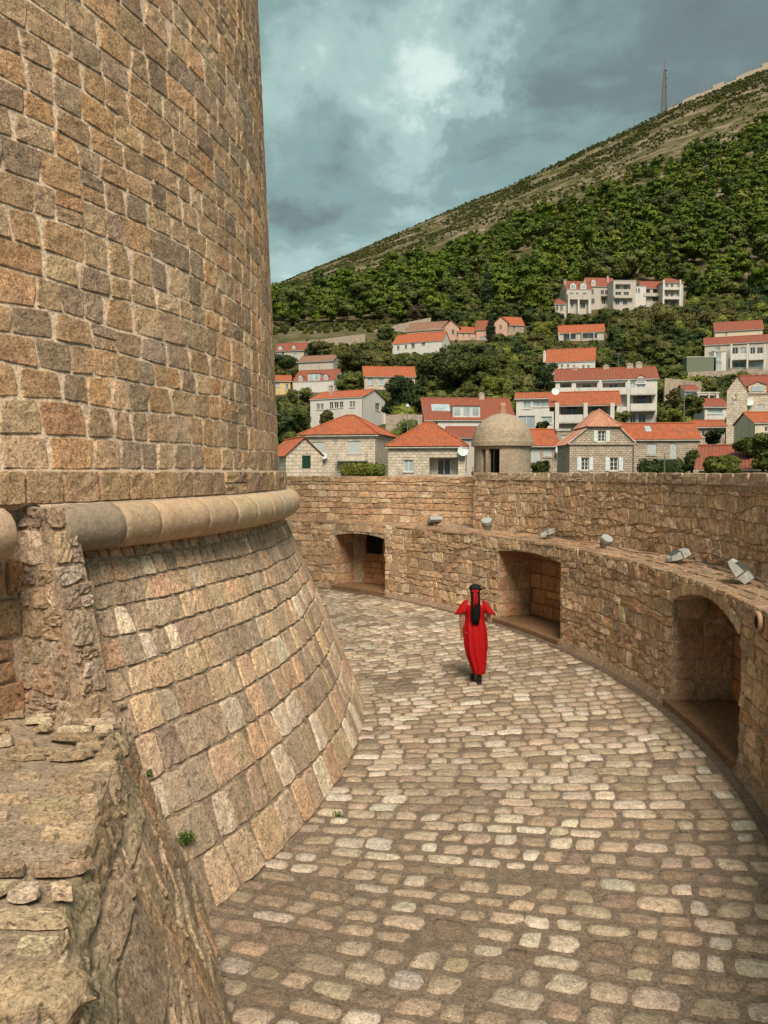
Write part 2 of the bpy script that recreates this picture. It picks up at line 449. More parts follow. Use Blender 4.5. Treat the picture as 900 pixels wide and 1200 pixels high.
def lay_stones(parent, name, quads, M, mat, pal, rng, n=5, proud=.015, sink=.02, rough=.004, k=.12, wob=.02, tilt=.0, maxparts=300, nfar=4, j=.14, restname=None, pt=None, smooth=False):
    info = []
    for q in quads:
        c = M(q[:, 0].mean()[None] if False else np.array([q[:, 0].mean()]), np.array([q[:, 1].mean()]), np.array([0.0]))[0]
        u, v, f = proj(c)
        area = abs((q[1, 0] - q[0, 0]) * (q[3, 1] - q[0, 1]))
        vis = f > .3 and -15 < u < 915 and -15 < v < 1215
        info.append((area / max(f, .3) ** 2 * (1 if vis else 1e-6), f))
    order = sorted(range(len(quads)), key=lambda i: -info[i][0])
    big = set(order[:maxparts]) if maxparts else set()
    V = []; F = []; C = []; nv = 0
    for i, q in enumerate(quads):
        col = palette(pal, rng, j) if pt is None else pt(q, rng)
        if i in big and info[i][0] > 1e-5:
            vs, f = stone_verts(q, M, n, rng, proud * rng.uniform(.6, 1.4), sink, rough, k, wob, tilt)
            meshobj(name, vs, f, mat, parent, smooth, col=col)
        else:
            vs, f = stone_verts(q, M, nfar, rng, proud * rng.uniform(.6, 1.4), sink, rough, k, wob, tilt)
            V.append(vs); F.append(np.array(f) + nv); C.append(np.tile(col, (len(vs), 1))); nv += len(vs)
    if V:
        o = meshobj(restname or name, np.concatenate(V), np.concatenate(F), mat, parent, smooth, col=np.concatenate(C))
        o['kind'] = 'stuff'
# ================================================================== the fort
CX, CY = -11.9, 11.0
RB, RT0, ZC = 11.6, 10.33, 2.98          # foot radius, radius under the cordon, height of cordon foot
ZTOP = 17.0
RO = 16.3                                 # foot of the outer wall
RP = 17.45                                # parapet face
ZL = 2.05                                 # ledge height
def az_px(u, R, Yref=None):
    """azimuth about the tower centre where the view column u first meets (or, for the outer ring, leaves) radius R"""
    d = np.array([(u - 450) / 900.0, 1.0]); d /= np.linalg.norm(d)
    o = np.array([-CX, -CY]); b = o @ d; c = o @ o - R * R
    disc = b * b - c
    if disc < 0: return None
    t = (-b - sqrt(disc)) if R < 14 else (-b + sqrt(disc))
    p = d * t + o
    return atan2(p[1], p[0])
def polar(R):
    """mapping (arc metres, z, depth) for a wall seen from outside; R may be a function of z"""
    RR = R if callable(R) else (lambda z: R + 0 * z)
    def M(u, v, d):
        r = RR(v) + d
        a = u / 10.0
        return np.stack([CX + r * np.cos(a), CY + r * np.sin(a), v], axis=1)
    return M
def polar_in(R, sgn=-1):
    """facing inward: depth is towards the centre; u runs the other way so that faces look inward"""
    def M(u, v, d):
        r = R - d; a = -u / R
        return np.stack([CX + r * np.cos(a), CY + r * np.sin(a), v + 0 * u], axis=1)
    return M
def polar_box(mb, r0, r1, a0, a1, z0, z1, n=None, zf=None, top=None, jit=0):
    """ring segment; r given at bottom/top as (rb, rt) pairs if tuples"""
    n = n or max(2, int(abs(a1 - a0) * r1 / .25))
    r0b, r0t = r0 if isinstance(r0, tuple) else (r0, r0)
    r1b, r1t = r1 if isinstance(r1, tuple) else (r1, r1)
    vs = []
    for i in range(n + 1):
        a = a0 + (a1 - a0) * i / n
        zb = zf(a) if zf else z0
        for r, z in ((r0b, zb), (r1b, zb), (r1t, z1), (r0t, z1)):
            vs.append((CX + r * cos(a), CY + r * sin(a), z))
    fs = []
    for i in range(n):
        b = i * 4; c = b + 4
        for k in range(4):
            fs.append((b + k, b + (k + 1) % 4, c + (k + 1) % 4, c + k))
    fs.append((0, 3, 2, 1)); e = n * 4; fs.append((e, e + 1, e + 2, e + 3))
    mb.add(vs, fs)

rng = np.random.default_rng(7)
tower = thing('round_tower', 'huge round fortress tower of tan and grey stone blocks filling the left side', 'tower', (CX, CY, 0))
tower.location = (0, 0, 0)
aPL, aPR, aTC = az_px(21, 10.25), az_px(92, 10.6), az_px(76, 10.6)
TP = [((.44, .335, .225), 5), ((.39, .315, .23), 5), ((.32, .28, .23), 3), ((.50, .355, .225), 2), ((.50, .42, .31), 3), ((.28, .235, .185), 1.5)]
GP = [((.47, .385, .285), 5), ((.40, .34, .265), 4), ((.51, .40, .29), 3), ((.50, .365, .26), 1.6), ((.62, .56, .47), 2), ((.34, .285, .225), 2.5)]
def Rtow(z): return 10.30 - (z - 3.6) * .038
# core
mb = MB()
prof = [(RB - .01, -.3), (RB - .01, 0.0), (RT0 - .01, ZC), (RT0 - .02, 3.3), (10.38, 3.34), (10.38, 3.6), (Rtow(3.62) - .004, 3.62), (Rtow(ZTOP) - .004, ZTOP), (9.0, ZTOP)]
def lathe_arc(mb, prof, a0, a1, n):
    vs = []; fs = []
    for r, z in prof:
        for i in range(n + 1):
            a = a0 + (a1 - a0) * i / n
            vs.append((CX + r * cos(a), CY + r * sin(a), z))
    m = n + 1
    for j in range(len(prof) - 1):
        for i in range(n): fs.append((j * m + i, j * m + i + 1, (j + 1) * m + i + 1, (j + 1) * m + i))
    mb.add(vs, fs)
mbt = MB(); lathe_arc(mbt, prof[3:], -pi, pi, 200); mbt.build('wall_core', MT['tower_mortar'], tower, True)
mb = MB(); lathe_arc(mb, prof[:4], aPL, pi, 160)
mb.build('batter_core', MT['glacis_mortar'], tower, True)
mb = MB(); lathe_arc(mb, [(10.25, -.3), (10.25, 3.36)], -pi, aPL + .004, 60); mb.build('recess_core', MT['tower_mortar'], tower, True)
# upper masonry
zs = [3.62]
while zs[-1] < ZTOP - .3: zs.append(zs[-1] + rng.uniform(.20, .30))
zs[-1] = ZTOP
a_lo, a_hi = radians(-62), radians(24)
q = course_quads(a_lo * 10, a_hi * 10, zs, (.20, .44), rng, wav=.045, gap=.0065, slant=.4, split=.03)
lay_stones(tower, 'stone', q, polar(Rtow), MT['tower'], TP, rng, n=5, proud=.006, sink=.006, rough=.003, k=.10, wob=.03, tilt=.003, nfar=4, j=.16)
# the plain course standing on the cordon
q = course_quads(a_lo * 10, a_hi * 10, [3.34, 3.61], (.22, .42), rng, wav=.01, gap=.004)
lay_stones(tower, 'course_stone', q, polar(10.40), MT['tower'], [((.37, .29, .205), 3), ((.30, .255, .2), 3), ((.42, .33, .23), 2)], rng, n=5, proud=.015, sink=.012, rough=.005, k=.08)
# battered foot
zs = [0, .40, .77, 1.11, 1.42, 1.71, 1.97, 2.2, 2.42, 2.63, 2.82, 2.99]
RG = lambda z: RB + (RT0 - RB) * z / ZC
quads = []
for kk in range(len(zs) - 1):
    h = zs[kk + 1] - zs[kk]
    quads += course_quads(aPL * 10 + .9 * 0, a_hi * 10, [zs[kk], zs[kk + 1]], (h * .62, h * 1.05), rng, wav=.04, gap=.008, slant=.34, split=0, k0=kk)
def in_pier(q): return q[:, 0].mean() / 10 < aPR + .004 * 1 and q[:, 1].mean() > 1.66
quads = [q for q in quads if not in_pier(q)]
lay_stones(tower, 'batter_stone', quads, polar(RG), MT['glacis'], GP, rng, n=6, proud=.012, sink=.012, rough=.0035, k=.14, wob=.035, tilt=.005, nfar=4, j=.17)
# cordon: half-round moulding in lengths of stone
def cordon(a0, a1, colours, capA=False):
    R, r, z0 = 10.44, .205, 3.135
    L_, ns = 8, 14
    vs = []; fs = []
    for i in range(L_ + 1):
        t = [0, .015, .15, .32, .5, .68, .85, .985, 1][i]; a = a0 + (a1 - a0) * t
        sh = .007 if i in (0, L_) else 0
        for k in range(ns):
            g = 2 * pi * k / ns
            wob_ = .008 * nz3(a * 40, g * 2, 3)
            rr = r - sh + wob_
            vs.append((CX + (R + rr * cos(g)) * cos(a), CY + (R + rr * cos(g)) * sin(a), z0 + rr * sin(g) * .98))
    for i in range(L_):
        for k in range(ns):
            fs.append((i * ns + k, (i + 1) * ns + k, (i + 1) * ns + (k + 1) % ns, i * ns + (k + 1) % ns))
    fs.append(tuple(range(ns))); fs.append(tuple(L_ * ns + k for k in range(ns))[::-1])
    meshobj('cordon_stone', vs, fs, MT['cordon'], tower, True, col=colours)
a = aTC; i = 0
while a < radians(75):
    w = (.62 if i == 0 else rng.uniform(.45, .85)) / 10.6
    c = (.27, .235, .19) if i == 0 else palette([((.46, .37, .265), 4), ((.43, .34, .24), 3), ((.47, .41, .32), 1)], rng, .07)
    cordon(a + .0007, a + w - .0007, c); a += w; i += 1
a = az_px(17, 10.6)
for i in range(9):
    cordon(a - .065, a - .0008, palette([((.42, .33, .23), 1)], rng, .1)); a -= .066
mb = MB(); lathe_arc(mb, [(10.36, 3.26), (10.43, 3.30), (10.44, 3.335), (10.37, 3.345)], aTC - .01, radians(75), 60); mb.build('cordon_bedding', MT['tower_mortar'], tower, True)
# rubble pier where the cordon has been broken off
mb = MB(); polar_box(mb, 10.0, (10.99, 10.54), aPL, aPR, 1.5, 3.32, n=10); pc_ = mb.build('pier_core', MT['rubble'], tower)
for o in [pc_]:
    at = o.data.color_attributes.new('col', 'FLOAT_COLOR', 'POINT')
    at.data.foreach_set('color', np.tile(np.array([.40, .33, .25, 1], dtype=np.float32), len(o.data.vertices)))
zs = [1.66, 1.86, 2.1, 2.26, 2.5, 2.7, 2.88, 3.12, 3.32]
q = course_quads(aPL * 10 + .01, aPR * 10 - .01, zs, (.14, .4), rng, wav=.08, gap=.010, slant=.8, split=.3)
lay_stones(tower, 'pier_stone', q, polar(lambda z: 11.0 - (z - 1.5) * .247), MT['rubble'], [((.40, .32, .23), 3), ((.34, .29, .23), 3), ((.5, .45, .37), 2.5), ((.42, .27, .17), .4)], rng, n=7, proud=.012, sink=.02, rough=.006, k=.16, wob=.05, tilt=.012)
def Mside(u, v, d):
    a = aPL
    return np.stack([CX + u * np.cos(a) + d * np.sin(a), CY + u * np.sin(a) - d * np.cos(a), v + 0 * u], axis=1)
quads = []
for k_ in range(len(zs) - 1):
    quads += course_quads(10.26, 10.98 - (zs[k_ + 1] - 1.5) * .247, [zs[k_], zs[k_ + 1]], (.14, .34), rng, wav=.06, gap=.008, slant=.6, split=.2, k0=k_)
lay_stones(tower, 'pier_stone', quads, Mside, MT['rubble'], [((.40, .32, .23), 3), ((.34, .29, .23), 3), ((.5, .45, .37), 2), ((.42, .27, .17), .5)], rng, n=7, proud=.014, sink=.02, rough=.006, k=.16, wob=.05, tilt=.012)
# the dark recess left of it
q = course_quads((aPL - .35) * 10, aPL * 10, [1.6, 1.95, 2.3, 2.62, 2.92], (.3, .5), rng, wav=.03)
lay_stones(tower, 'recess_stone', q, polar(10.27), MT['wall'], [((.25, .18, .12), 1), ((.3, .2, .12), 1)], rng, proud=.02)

# ---------------------------------------------------------------- walkway floor
def floor_sheet():
    vs = []; fs = []
    na, nr = 240, 26
    for i in range(na + 1):
        a = radians(-100) + radians(210) * i / na
        for j in range(nr + 1):
            r = 11.3 + (16.9 - 11.3) * j / nr
            x, y = CX + r * cos(a), CY + r * sin(a)
            vs.append((x, y, .012 * nz3(x * .6, y * .6, 4) - .004))
    m = nr + 1
    for i in range(na):
        for j in range(nr): fs.append((i * m + j, i * m + j + 1, (i + 1) * m + j + 1, (i + 1) * m + j))
    return vs, fs
vs, fs = floor_sheet()
pave = meshobj('pavement', [(v[0], v[1], v[2]) for v in vs], [f[::-1] for f in fs], MT['floor'], None, True)
pave['kind'] = 'structure'
# cobbles: radial courses
def Mfl(u, v, d):
    # u: radius, v: arc metres at radius 14
    a = v / 14.0 + (u - 14) * .012
    x = CX + u * np.cos(a); y = CY + u * np.sin(a)
    return np.stack([x, y, .012 * np.array([nz3(xx * .6, yy * .6, 4) for xx, yy in zip(x, y)]) + d], axis=1)
quads = []
v = 14 * radians(-52)
while v < 14 * radians(78):
    a = v / 14
    yy = CY + 14 * sin(a)
    near = max(0.0, min(1.0, (8.6 - yy) / 1.6))
    h = rng.uniform(.18, .24) if near < .5 else rng.uniform(.19, .28)
    u = 11.62 - rng.uniform(0, .2)
    while u < 16.02:
        w = rng.uniform(.18, .42) if near < .5 else rng.uniform(.17, .40)
        gp = .005 + .006 * near + rng.uniform(0, .006 + .012 * near)
        wv = lambda uu: .05 * nz3(uu * .9, v * 1.1, 2) + .05 * nz3(uu * .25, v * .05, 9)
        if w > .12:
            ua, ub = u + gp, min(u + w - gp, 16.05)
            e1, e2 = rng.normal(0, .010 + .012 * near, 2)
            j1, j2 = (rng.uniform(0, .035 * near, 2))
            q = np.array([[ua, v + gp + wv(u) + j1], [ub, v + gp + wv(u + w) + j1], [ub + e1, v + h - gp + wv(u + w) - j2], [ua + e2, v + h - gp + wv(u) - j2]])
            if ub - ua > .08 and ub > 11.66 and not (near > .5 and rng.random() < .03): quads.append(q)
        u += w
    v += h
FP = [((.42, .35, .27), 5), ((.36, .295, .22), 4), ((.49, .43, .35), 3), ((.28, .225, .17), 3), ((.42, .33, .245), 1.0), ((.52, .475, .41), 1.4), ((.22, .175, .13), 1.0)]
FP = [((c[0] * 1.05, c[1] * 1.04, c[2] * 1.03), w) for c, w in FP]
def ccol(q, r):
    c = palette(FP, r, .12)
    x = float(q[:, 0].mean()); vv = float(q[:, 1].mean())
    s = fbm(x * .55, vv * .45, 3.3, 3)
    return c * (.98 + .35 * max(-.45, min(.4, s)))
lay_stones(pave, 'cobble', quads, Mfl, MT['cobble'], FP, rng, n=6, proud=.017, sink=.012, rough=.0026, k=.24, wob=.095, tilt=.004, nfar=4, pt=ccol, smooth=True)
# gutter of dark stone along the outer wall
mb = MB(); polar_box(mb, 16.07, 16.20, radians(-70), radians(110), -.02, -.002 + .012, n=160)
o = mb.build('gutter', stone_mat('gutter_stone', (.15, .11, .08), attr=False, bump=.6, var=.4, pits=.5, light=.1), pave)

# ---------------------------------------------------------------- outer wall with niches
ow = thing('casemate_wall', 'curved rubble stone wall with three recessed niches along the outer side of the walkway', 'wall')
def az_o(u): return az_px(u, RO)
NI = []   # (a0, a1, spring z, crown z)
NI.append((az_o(873), az_o(791), 1.66, 1.92))
NI.append((az_o(658), az_o(584), 1.72, 1.80))
NI.append((az_o(451), az_o(392), 1.66, 1.76))
aW0, aW1 = radians(-62), radians(100)
mb = MB()
edges = [aW0] + [e for n_ in NI for e in n_[:2]] + [aW1]
RD = 17.25
for i in range(0, len(edges), 2):
    polar_box(mb, RO + .006, 17.5, edges[i], edges[i + 1], -.1, ZL - .06)
for (a0, a1, zsp, zcr) in NI:
    am, ah = (a0 + a1) / 2, (a1 - a0) / 2
    zf = lambda a, am=am, ah=ah, zsp=zsp, zcr=zcr: zsp + (zcr - zsp) * max(0, 1 - ((a - am) / ah) ** 2)
    polar_box(mb, RO + .006, 17.5, a0, a1, 0, ZL - .06, n=20, zf=zf)
mb.build('wall_core', MT['wall_mortar'], ow)
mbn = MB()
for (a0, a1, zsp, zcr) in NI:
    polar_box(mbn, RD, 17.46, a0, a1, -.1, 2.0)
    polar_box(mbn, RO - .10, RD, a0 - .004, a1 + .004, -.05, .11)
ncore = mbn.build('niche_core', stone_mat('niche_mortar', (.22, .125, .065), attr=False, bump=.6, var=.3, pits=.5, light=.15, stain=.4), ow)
WP = [((.44, .35, .25), 5), ((.39, .30, .21), 5), ((.33, .255, .18), 3), ((.51, .43, .33), 3), ((.45, .32, .205), 1.5), ((.36, .31, .25), 2), ((.58, .52, .43), 1.2)]
def skipn(uc, vc, q):
    a = -uc / RO
    for (a0, a1, zsp, zcr) in NI:
        for uu in (q[0, 0], q[1, 0], uc):
            aa = -uu / RO
            if a0 < aa < a1:
                am, ah = (a0 + a1) / 2, (a1 - a0) / 2
                ztop = zsp + (zcr - zsp) * max(0, 1 - ((aa - am) / ah) ** 2)
                if q[:2, 1].min() < ztop - .02: return True
    return False
quads = []
zs = [.02]
while zs[-1] < ZL - .34: zs.append(zs[-1] + rng.uniform(.15, .27))
zs[-1] = 1.80; zs.append(ZL - .02)
bounds = sorted([-e * RO for e in edges])
for i in range(0, len(bounds), 2):
    quads += course_quads(bounds[i], bounds[i + 1], zs, (.16, .36), rng, wav=.10, gap=.0045, slant=.5, split=.10)
for i in range(1, len(bounds) - 1, 2):
    quads += course_quads(bounds[i], bounds[i + 1], [1.80 if i != 5 else 1.93, ZL - .02], (.14, .3), rng, wav=.01, gap=.008, skip=skipn)
lay_stones(ow, 'stone', quads, polar_in(RO), MT['wall'], WP, rng, n=5, proud=.013, sink=.010, rough=.007, k=.10, wob=.04, tilt=.010, nfar=4, j=.2)
# arch stones of the near niche
a0, a1, zsp, zcr = NI[0]
am, ah = (a0 + a1) / 2, (a1 - a0) / 2
for i in range(13):
    t0, t1 = -1 + 2 * i / 13 + .008, -1 + 2 * (i + 1) / 13 - .008
    vs = []
    for R in (RO - .03, RO + .28):
        for t, out in ((t0, 0), (t1, 0), (t1, 1), (t0, 1)):
            zz = zsp + (zcr - zsp) * max(0, 1 - t * t) - .012
            aa = am + ah * t * (1 + .04 * out)
            if out: zz = min(zz + .13 + .02 * rng.random(), ZL - .03)
            vs.append((CX + R * cos(aa), CY + R * sin(aa), zz))
    meshobj('arch_stone', vs, [(0, 1, 2, 3), (4, 7, 6, 5), (0, 4, 5, 1), (2, 6, 7, 3), (1, 5, 6, 2), (0, 3, 7, 4)], MT['wall'], ow, False, col=palette(WP, rng, .1))
# stones lining the niches: back and far jamb
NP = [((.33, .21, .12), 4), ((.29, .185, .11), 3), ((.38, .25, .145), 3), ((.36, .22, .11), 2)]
for (a0, a1, zsp, zcr) in NI:
    am, ah = (a0 + a1) / 2, (a1 - a0) / 2
    u0, u1 = -a1 * RD, -a0 * RD
    zs = [.12, .45, .8, 1.15, 1.5, 1.98]
    q = course_quads(u0 + .01, u1 - .01, zs, (.35, .75), rng, wav=.02, gap=.007, slant=.1)
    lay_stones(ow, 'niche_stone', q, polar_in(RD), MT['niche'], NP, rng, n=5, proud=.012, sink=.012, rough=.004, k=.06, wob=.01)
    for aj, sg in ((a1, 1), (a0, -1)):
        def Mj(u, v, d, aj=aj, sg=sg):
            r = u if sg > 0 else (RO + RD) - u
            ca, sa = cos(aj), sin(aj)
            return np.stack([CX + r * ca + sg * d * sa, CY + r * sa - sg * d * ca, v + 0 * u], axis=1)
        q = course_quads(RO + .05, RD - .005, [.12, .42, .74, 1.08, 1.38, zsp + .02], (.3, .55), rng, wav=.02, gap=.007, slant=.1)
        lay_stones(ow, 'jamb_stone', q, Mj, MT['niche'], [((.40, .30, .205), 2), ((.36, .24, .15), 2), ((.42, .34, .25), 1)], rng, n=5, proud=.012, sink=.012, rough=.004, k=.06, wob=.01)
# the embrasure in the far niche
def pbox(name, r0, r1, a0, a1, z0, z1, mat, parent, n=6):
    mb = MB(); polar_box(mb, r0, r1, a0, a1, z0, z1, n=n); return mb.build(name, mat, parent)
dark = plain('dark_opening', (.012, .009, .006), 1.0)
f0, f1 = NI[2][0], NI[2][1]
pbox('embrasure', RD - .025, RD + .02, az_px(448.5, RD), az_px(430, RD), 1.06, 1.74, dark, ow)
# low footing of the wall
mb = MB()
for i in range(0, len(edges), 2):
    polar_box(mb, (RO - .12, RO - .02), RO + .03, edges[i], edges[i + 1], -.02, .13, n=60)
fo = mb.build('footing', stone_mat('footing_stone', (.36, .25, .165), attr=False, bump=.9, var=.4, pits=.7, light=.4, stain=.4), ow)
# ledge with flagstones along its lip
mb = MB(); polar_box(mb, RO + .0, 18.2, aW0, aW1, ZL - .07, ZL, n=200); mb.build('ledge', MT['ledge'], ow)
def Mled(u, v, d):
    a = -u / RO; r = v
    return np.stack([CX + r * np.cos(a), CY + r * np.sin(a), ZL + d + .01 * np.sin(u * 2.1)], axis=1)
q = course_quads(-aW1 * RO, -aW0 * RO, [RO - .03, RO + .28], (.2, .5), rng, wav=.05, gap=.008, slant=.3)
q += course_quads(-aW1 * RO, -aW0 * RO, [RO + .30, RO + .60, RO + .88, RP], (.25, .6), rng, wav=.05, gap=.02, slant=.3)
q = [x[::-1] for x in q]
lay_stones(ow, 'flagstone', q, Mled, MT['rubble'], [((.36, .28, .20), 3), ((.29, .22, .15), 3), ((.38, .27, .18), 1.5)], rng, n=5, proud=.022, sink=.03, rough=.007, k=.15, wob=.03)

# ---------------------------------------------------------------- parapets
PPAL = [((.42, .325, .23), 5), ((.39, .295, .205), 4), ((.47, .385, .285), 3), ((.34, .265, .19), 2), ((.50, .44, .355), 1.5), ((.41, .29, .19), 1.2)]
pr = thing('parapet_wall', 'tall right hand parapet of rough stone behind the ledge with floodlights', 'wall')
aE = az_px(555, RP)
mb = MB(); polar_box(mb, RP + .006, RP + .62, radians(-62), aE, -6, 3.56, n=90); mb.build('wall_core', MT['wall_mortar'], pr)
zs = [ZL]
while zs[-1] < 3.24: zs.append(zs[-1] + rng.uniform(.13, .25))
zs[-1] = 3.37
q = course_quads(-aE * RP, radians(62) * RP, zs, (.13, .32), rng, wav=.13, gap=.004, slant=.5, split=.15)
lay_stones(pr, 'stone', q, polar_in(RP), MT['wall'], PPAL, rng, n=5, proud=.010, sink=.008, rough=.007, k=.10, wob=.045, tilt=.009, j=.17)
q = course_quads(-aE * RP, radians(62) * RP, [3.375, 3.59], (.25, .55), rng, wav=.015, gap=.006, slant=.2)
def Mcap(u, v, d):
    t = np.clip((v - 3.5) / .09, 0, 1)
    return polar_in(RP - .01)(u, v - .0 * t, d)
lay_stones(pr, 'coping_stone', q, Mcap, MT['wall'], [((.37, .32, .25), 2), ((.42, .37, .29), 1), ((.30, .25, .19), 1)], rng, n=5, proud=.02, sink=.02, rough=.006, k=.06, wob=.02)
# left parapet follows a straighter line further out
pl_ = thing('parapet_wall', 'lower parapet of rough stone left of the domed sentry turret', 'wall')
LP = [Vector((3.15, 22.1)), Vector((1.0, 23.25)), Vector((-1.3, 24.35)), Vector((-3.6, 25.75)), Vector((-8, 27.6))]
seg = [0]
for i in range(1, len(LP)): seg.append(seg[-1] + (LP[i] - LP[i - 1]).length)
def lpos(u):
    u = max(0, min(seg[-1] - 1e-6, u)); i = max(k for k in range(len(seg) - 1) if seg[k] <= u)
    t = (u - seg[i]) / (seg[i + 1] - seg[i]); return LP[i].lerp(LP[i + 1], t), (LP[i + 1] - LP[i]).normalized()
def Mlp(u, v, d):
    out = []
    for uu, vv, dd in zip(u, v, d):
        p, t = lpos(seg[-1] - uu); nrm = Vector((t.y, -t.x)) * -1   # towards the walkway
        if nrm.y > 0: nrm = -nrm
        out.append((p.x + nrm.x * dd, p.y + nrm.y * dd, vv))
    return np.array(out)
vs = []; fs = []
for i in range(41):
    p, t = lpos(seg[-1] * i / 40); nrm = Vector((t.y, -t.x)); nrm = -nrm if nrm.y < 0 else nrm
    for dd, zz in ((.02, -6), (.02, 3.46), (.6, 3.46), (.6, -6)): vs.append((p.x + nrm.x * dd, p.y + nrm.y * dd, zz))
for i in range(40):
    for k in range(3): fs.append((i * 4 + k, (i + 1) * 4 + k, (i + 1) * 4 + k + 1, i * 4 + k + 1))
fs.append((0, 1, 2, 3))
meshobj('wall_core', vs, fs, MT['wall_mortar'], pl_)
zs = [ZL - .02]
while zs[-1] < 3.2: zs.append(zs[-1] + rng.uniform(.16, .26))
zs[-1] = 3.28; zs.append(3.48)
q = course_quads(.1, seg[-1] - .02, zs, (.17, .45), rng, wav=.05, gap=.008, slant=.4, split=.12)
lay_stones(pl_, 'stone', q, Mlp, MT['wall'], PPAL, rng, n=4, proud=.010, sink=.008, rough=.007, k=.10, wob=.04, tilt=.009, j=.17)
# fill of the ledge behind the curved wall, up to the straighter parapet
# ---------------------------------------------------------------- near wall the photographer stands on
nw = thing('stair_wall', 'broken topped rubble wall in the lower left corner running up to the tower', 'wall')
ZW = 1.70
BL = [Vector((-1.75, 6.9)), Vector((-1.42, 6.0)), Vector((-1.05, 5.0)), Vector((-.55, 3.6)), Vector((-.1, 2.2)), Vector((.35, .6)), Vector((.7, -1))]
TL = [Vector((-2.28, 6.6)), Vector((-2.06, 5.8)), Vector((-1.76, 4.9)), Vector((-1.53, 3.9)), Vector((-1.22, 2.7)), Vector((-.85, .9)), Vector((-.55, -1))]
def notch(y): return math.exp(-((y - 3.45) / .28) ** 2)
def lipz(y): return .014 * fbm(y * 2.4, 7.7, 0, 4) - .05 * notch(y) - .10 * max(0, min(1, (y - 4.7) / .8))
def plerp(L_, t):
    t = max(0, min(.9999, t)) * (len(L_) - 1); i = int(t); p = L_[i].lerp(L_[i + 1], t - i)
    if L_ is TL: p = Vector((p.x + .02 * fbm(p.y * 2.0, 1.7, 0, 4) - .06 * notch(p.y), p.y))
    return p
FLEN = 8.2
def face_pt(u, v, d):
    t = u / FLEN; s = v / ZW
    b, tp = plerp(BL, t), plerp(TL, t)
    t2 = min(.999, t + .02); b2, tp2 = plerp(BL, t2), plerp(TL, t2)
    p = Vector((b.x + (tp.x - b.x) * s, b.y + (tp.y - b.y) * s, v + lipz(tp.y) * max(0, s) ** 3))
    a = Vector((b2.x - b.x, b2.y - b.y, 0)); c = Vector((tp.x - b.x, tp.y - b.y, ZW))
    n = c.cross(a).normalized()
    if n.x < 0: n = -n
    return p + n * d
def Mface(u, v, d): return np.array([tuple(face_pt(uu, vv, dd)) for uu, vv, dd in zip(u, v, d)])
def rough_noise(x, y, z, amp=1.0): return amp * (.045 * fbm(x * 2.2, y * 2.2, z * 2.2, 5) + .02 * fbm(x * 9, y * 9, z * 9, 4))
# core: top sheet and face sheet, one mesh
vs = []; fs = []
NU, NV = 160, 40
for i in range(NU + 1):
    for j in range(NV + 1):
        p = face_pt(FLEN * i / NU, ZW * j / NV, 0)
        d = rough_noise(p.x, p.y, p.z, .22) - .006
        e = 1 - max(0, (j / NV - .97) / .03) * .9
        p = face_pt(FLEN * i / NU, ZW * j / NV, d * e)
        vs.append(tuple(p))
m = NV + 1
for i in range(NU):
    for j in range(NV): fs.append((i * m + j, i * m + j + 1, (i + 1) * m + j + 1, (i + 1) * m + j))
b0 = len(vs)
NX = 60
def topz(x, y, e): return ZW + e * (rough_noise(x, y, 0, .42) - .012)
for i in range(NU + 1):
    tp = plerp(TL, i / NU)
    for j in range(NX + 1):
        x = tp.x - (j / NX) ** 1.2 * 4.0; y = tp.y
        fe = math.exp(-(tp.x - x) / .5); vs.append((x, y, topz(x, y, min(1, j / 2)) + lipz(y) * fe))
m2 = NX + 1
for i in range(NU):
    for j in range(NX): fs.append((b0 + i * m2 + j, b0 + i * m2 + j + 1, b0 + (i + 1) * m2 + j + 1, b0 + (i + 1) * m2 + j))
meshobj('wall_core', vs, fs, MT['near_mortar'], nw, True)
NPAL = [((.42, .345, .25), 4), ((.36, .305, .235), 4), ((.48, .41, .31), 3), ((.30, .25, .19), 1.5), ((.38, .29, .20), 1)]
zs = [0.02, .36, .68, 1.0, 1.3, 1.5]
q = course_quads(.5, FLEN - .1, zs, (.3, .75), rng, wav=.10, gap=.008, slant=.9, split=.15)
lay_stones(nw, 'face_stone', q, Mface, MT['near'], NPAL, rng, n=9, proud=.022, sink=.03, rough=.004, k=.06, wob=.03, tilt=.014)
q = course_quads(.5, FLEN - .1, [1.5, 1.715], (.25, .6), rng, wav=.03, gap=.008, slant=.9)
lay_stones(nw, 'edge_stone', q, Mface, MT['near'], [((.38, .32, .23), 3), ((.44, .38, .29), 2), ((.32, .26, .19), 2)], rng, n=8, proud=.024, sink=.05, rough=.008, k=.08, wob=.04, tilt=.015)
# flat stones bedded in the top
def Mtop(u, v, d):
    return np.stack([u, v, np.array([topz(a, b, 1) for a, b in zip(u, v)]) + d + .012], axis=1)
quads = []
yv = 1.6
while yv < 6.3:
    h = rng.uniform(.13, .26)
    t = (6.6 - yv) / 7.6
    # x of the lip at this y
    xe = min(p.x for p in TL)
    for i in range(len(TL) - 1):
        if TL[i].y >= yv >= TL[i + 1].y:
            xe = TL[i].lerp(TL[i + 1], (TL[i].y - yv) / (TL[i].y - TL[i + 1].y)).x
    for x in course_quads(-4.6, xe + .015, [yv, yv + h], (.14, .42), rng, wav=.06, gap=.02, slant=.8):
        if rng.random() < .62 or x[:, 0].mean() > xe - .30: quads.append(x)
    yv += h
lay_stones(nw, 'bedded_stone', quads, Mtop, MT['near'], [((.43, .36, .265), 3), ((.52, .46, .36), 2.5), ((.32, .26, .185), 3)], rng, n=8, proud=.015, sink=.015, rough=.003, k=.28, wob=.07, tilt=.006)
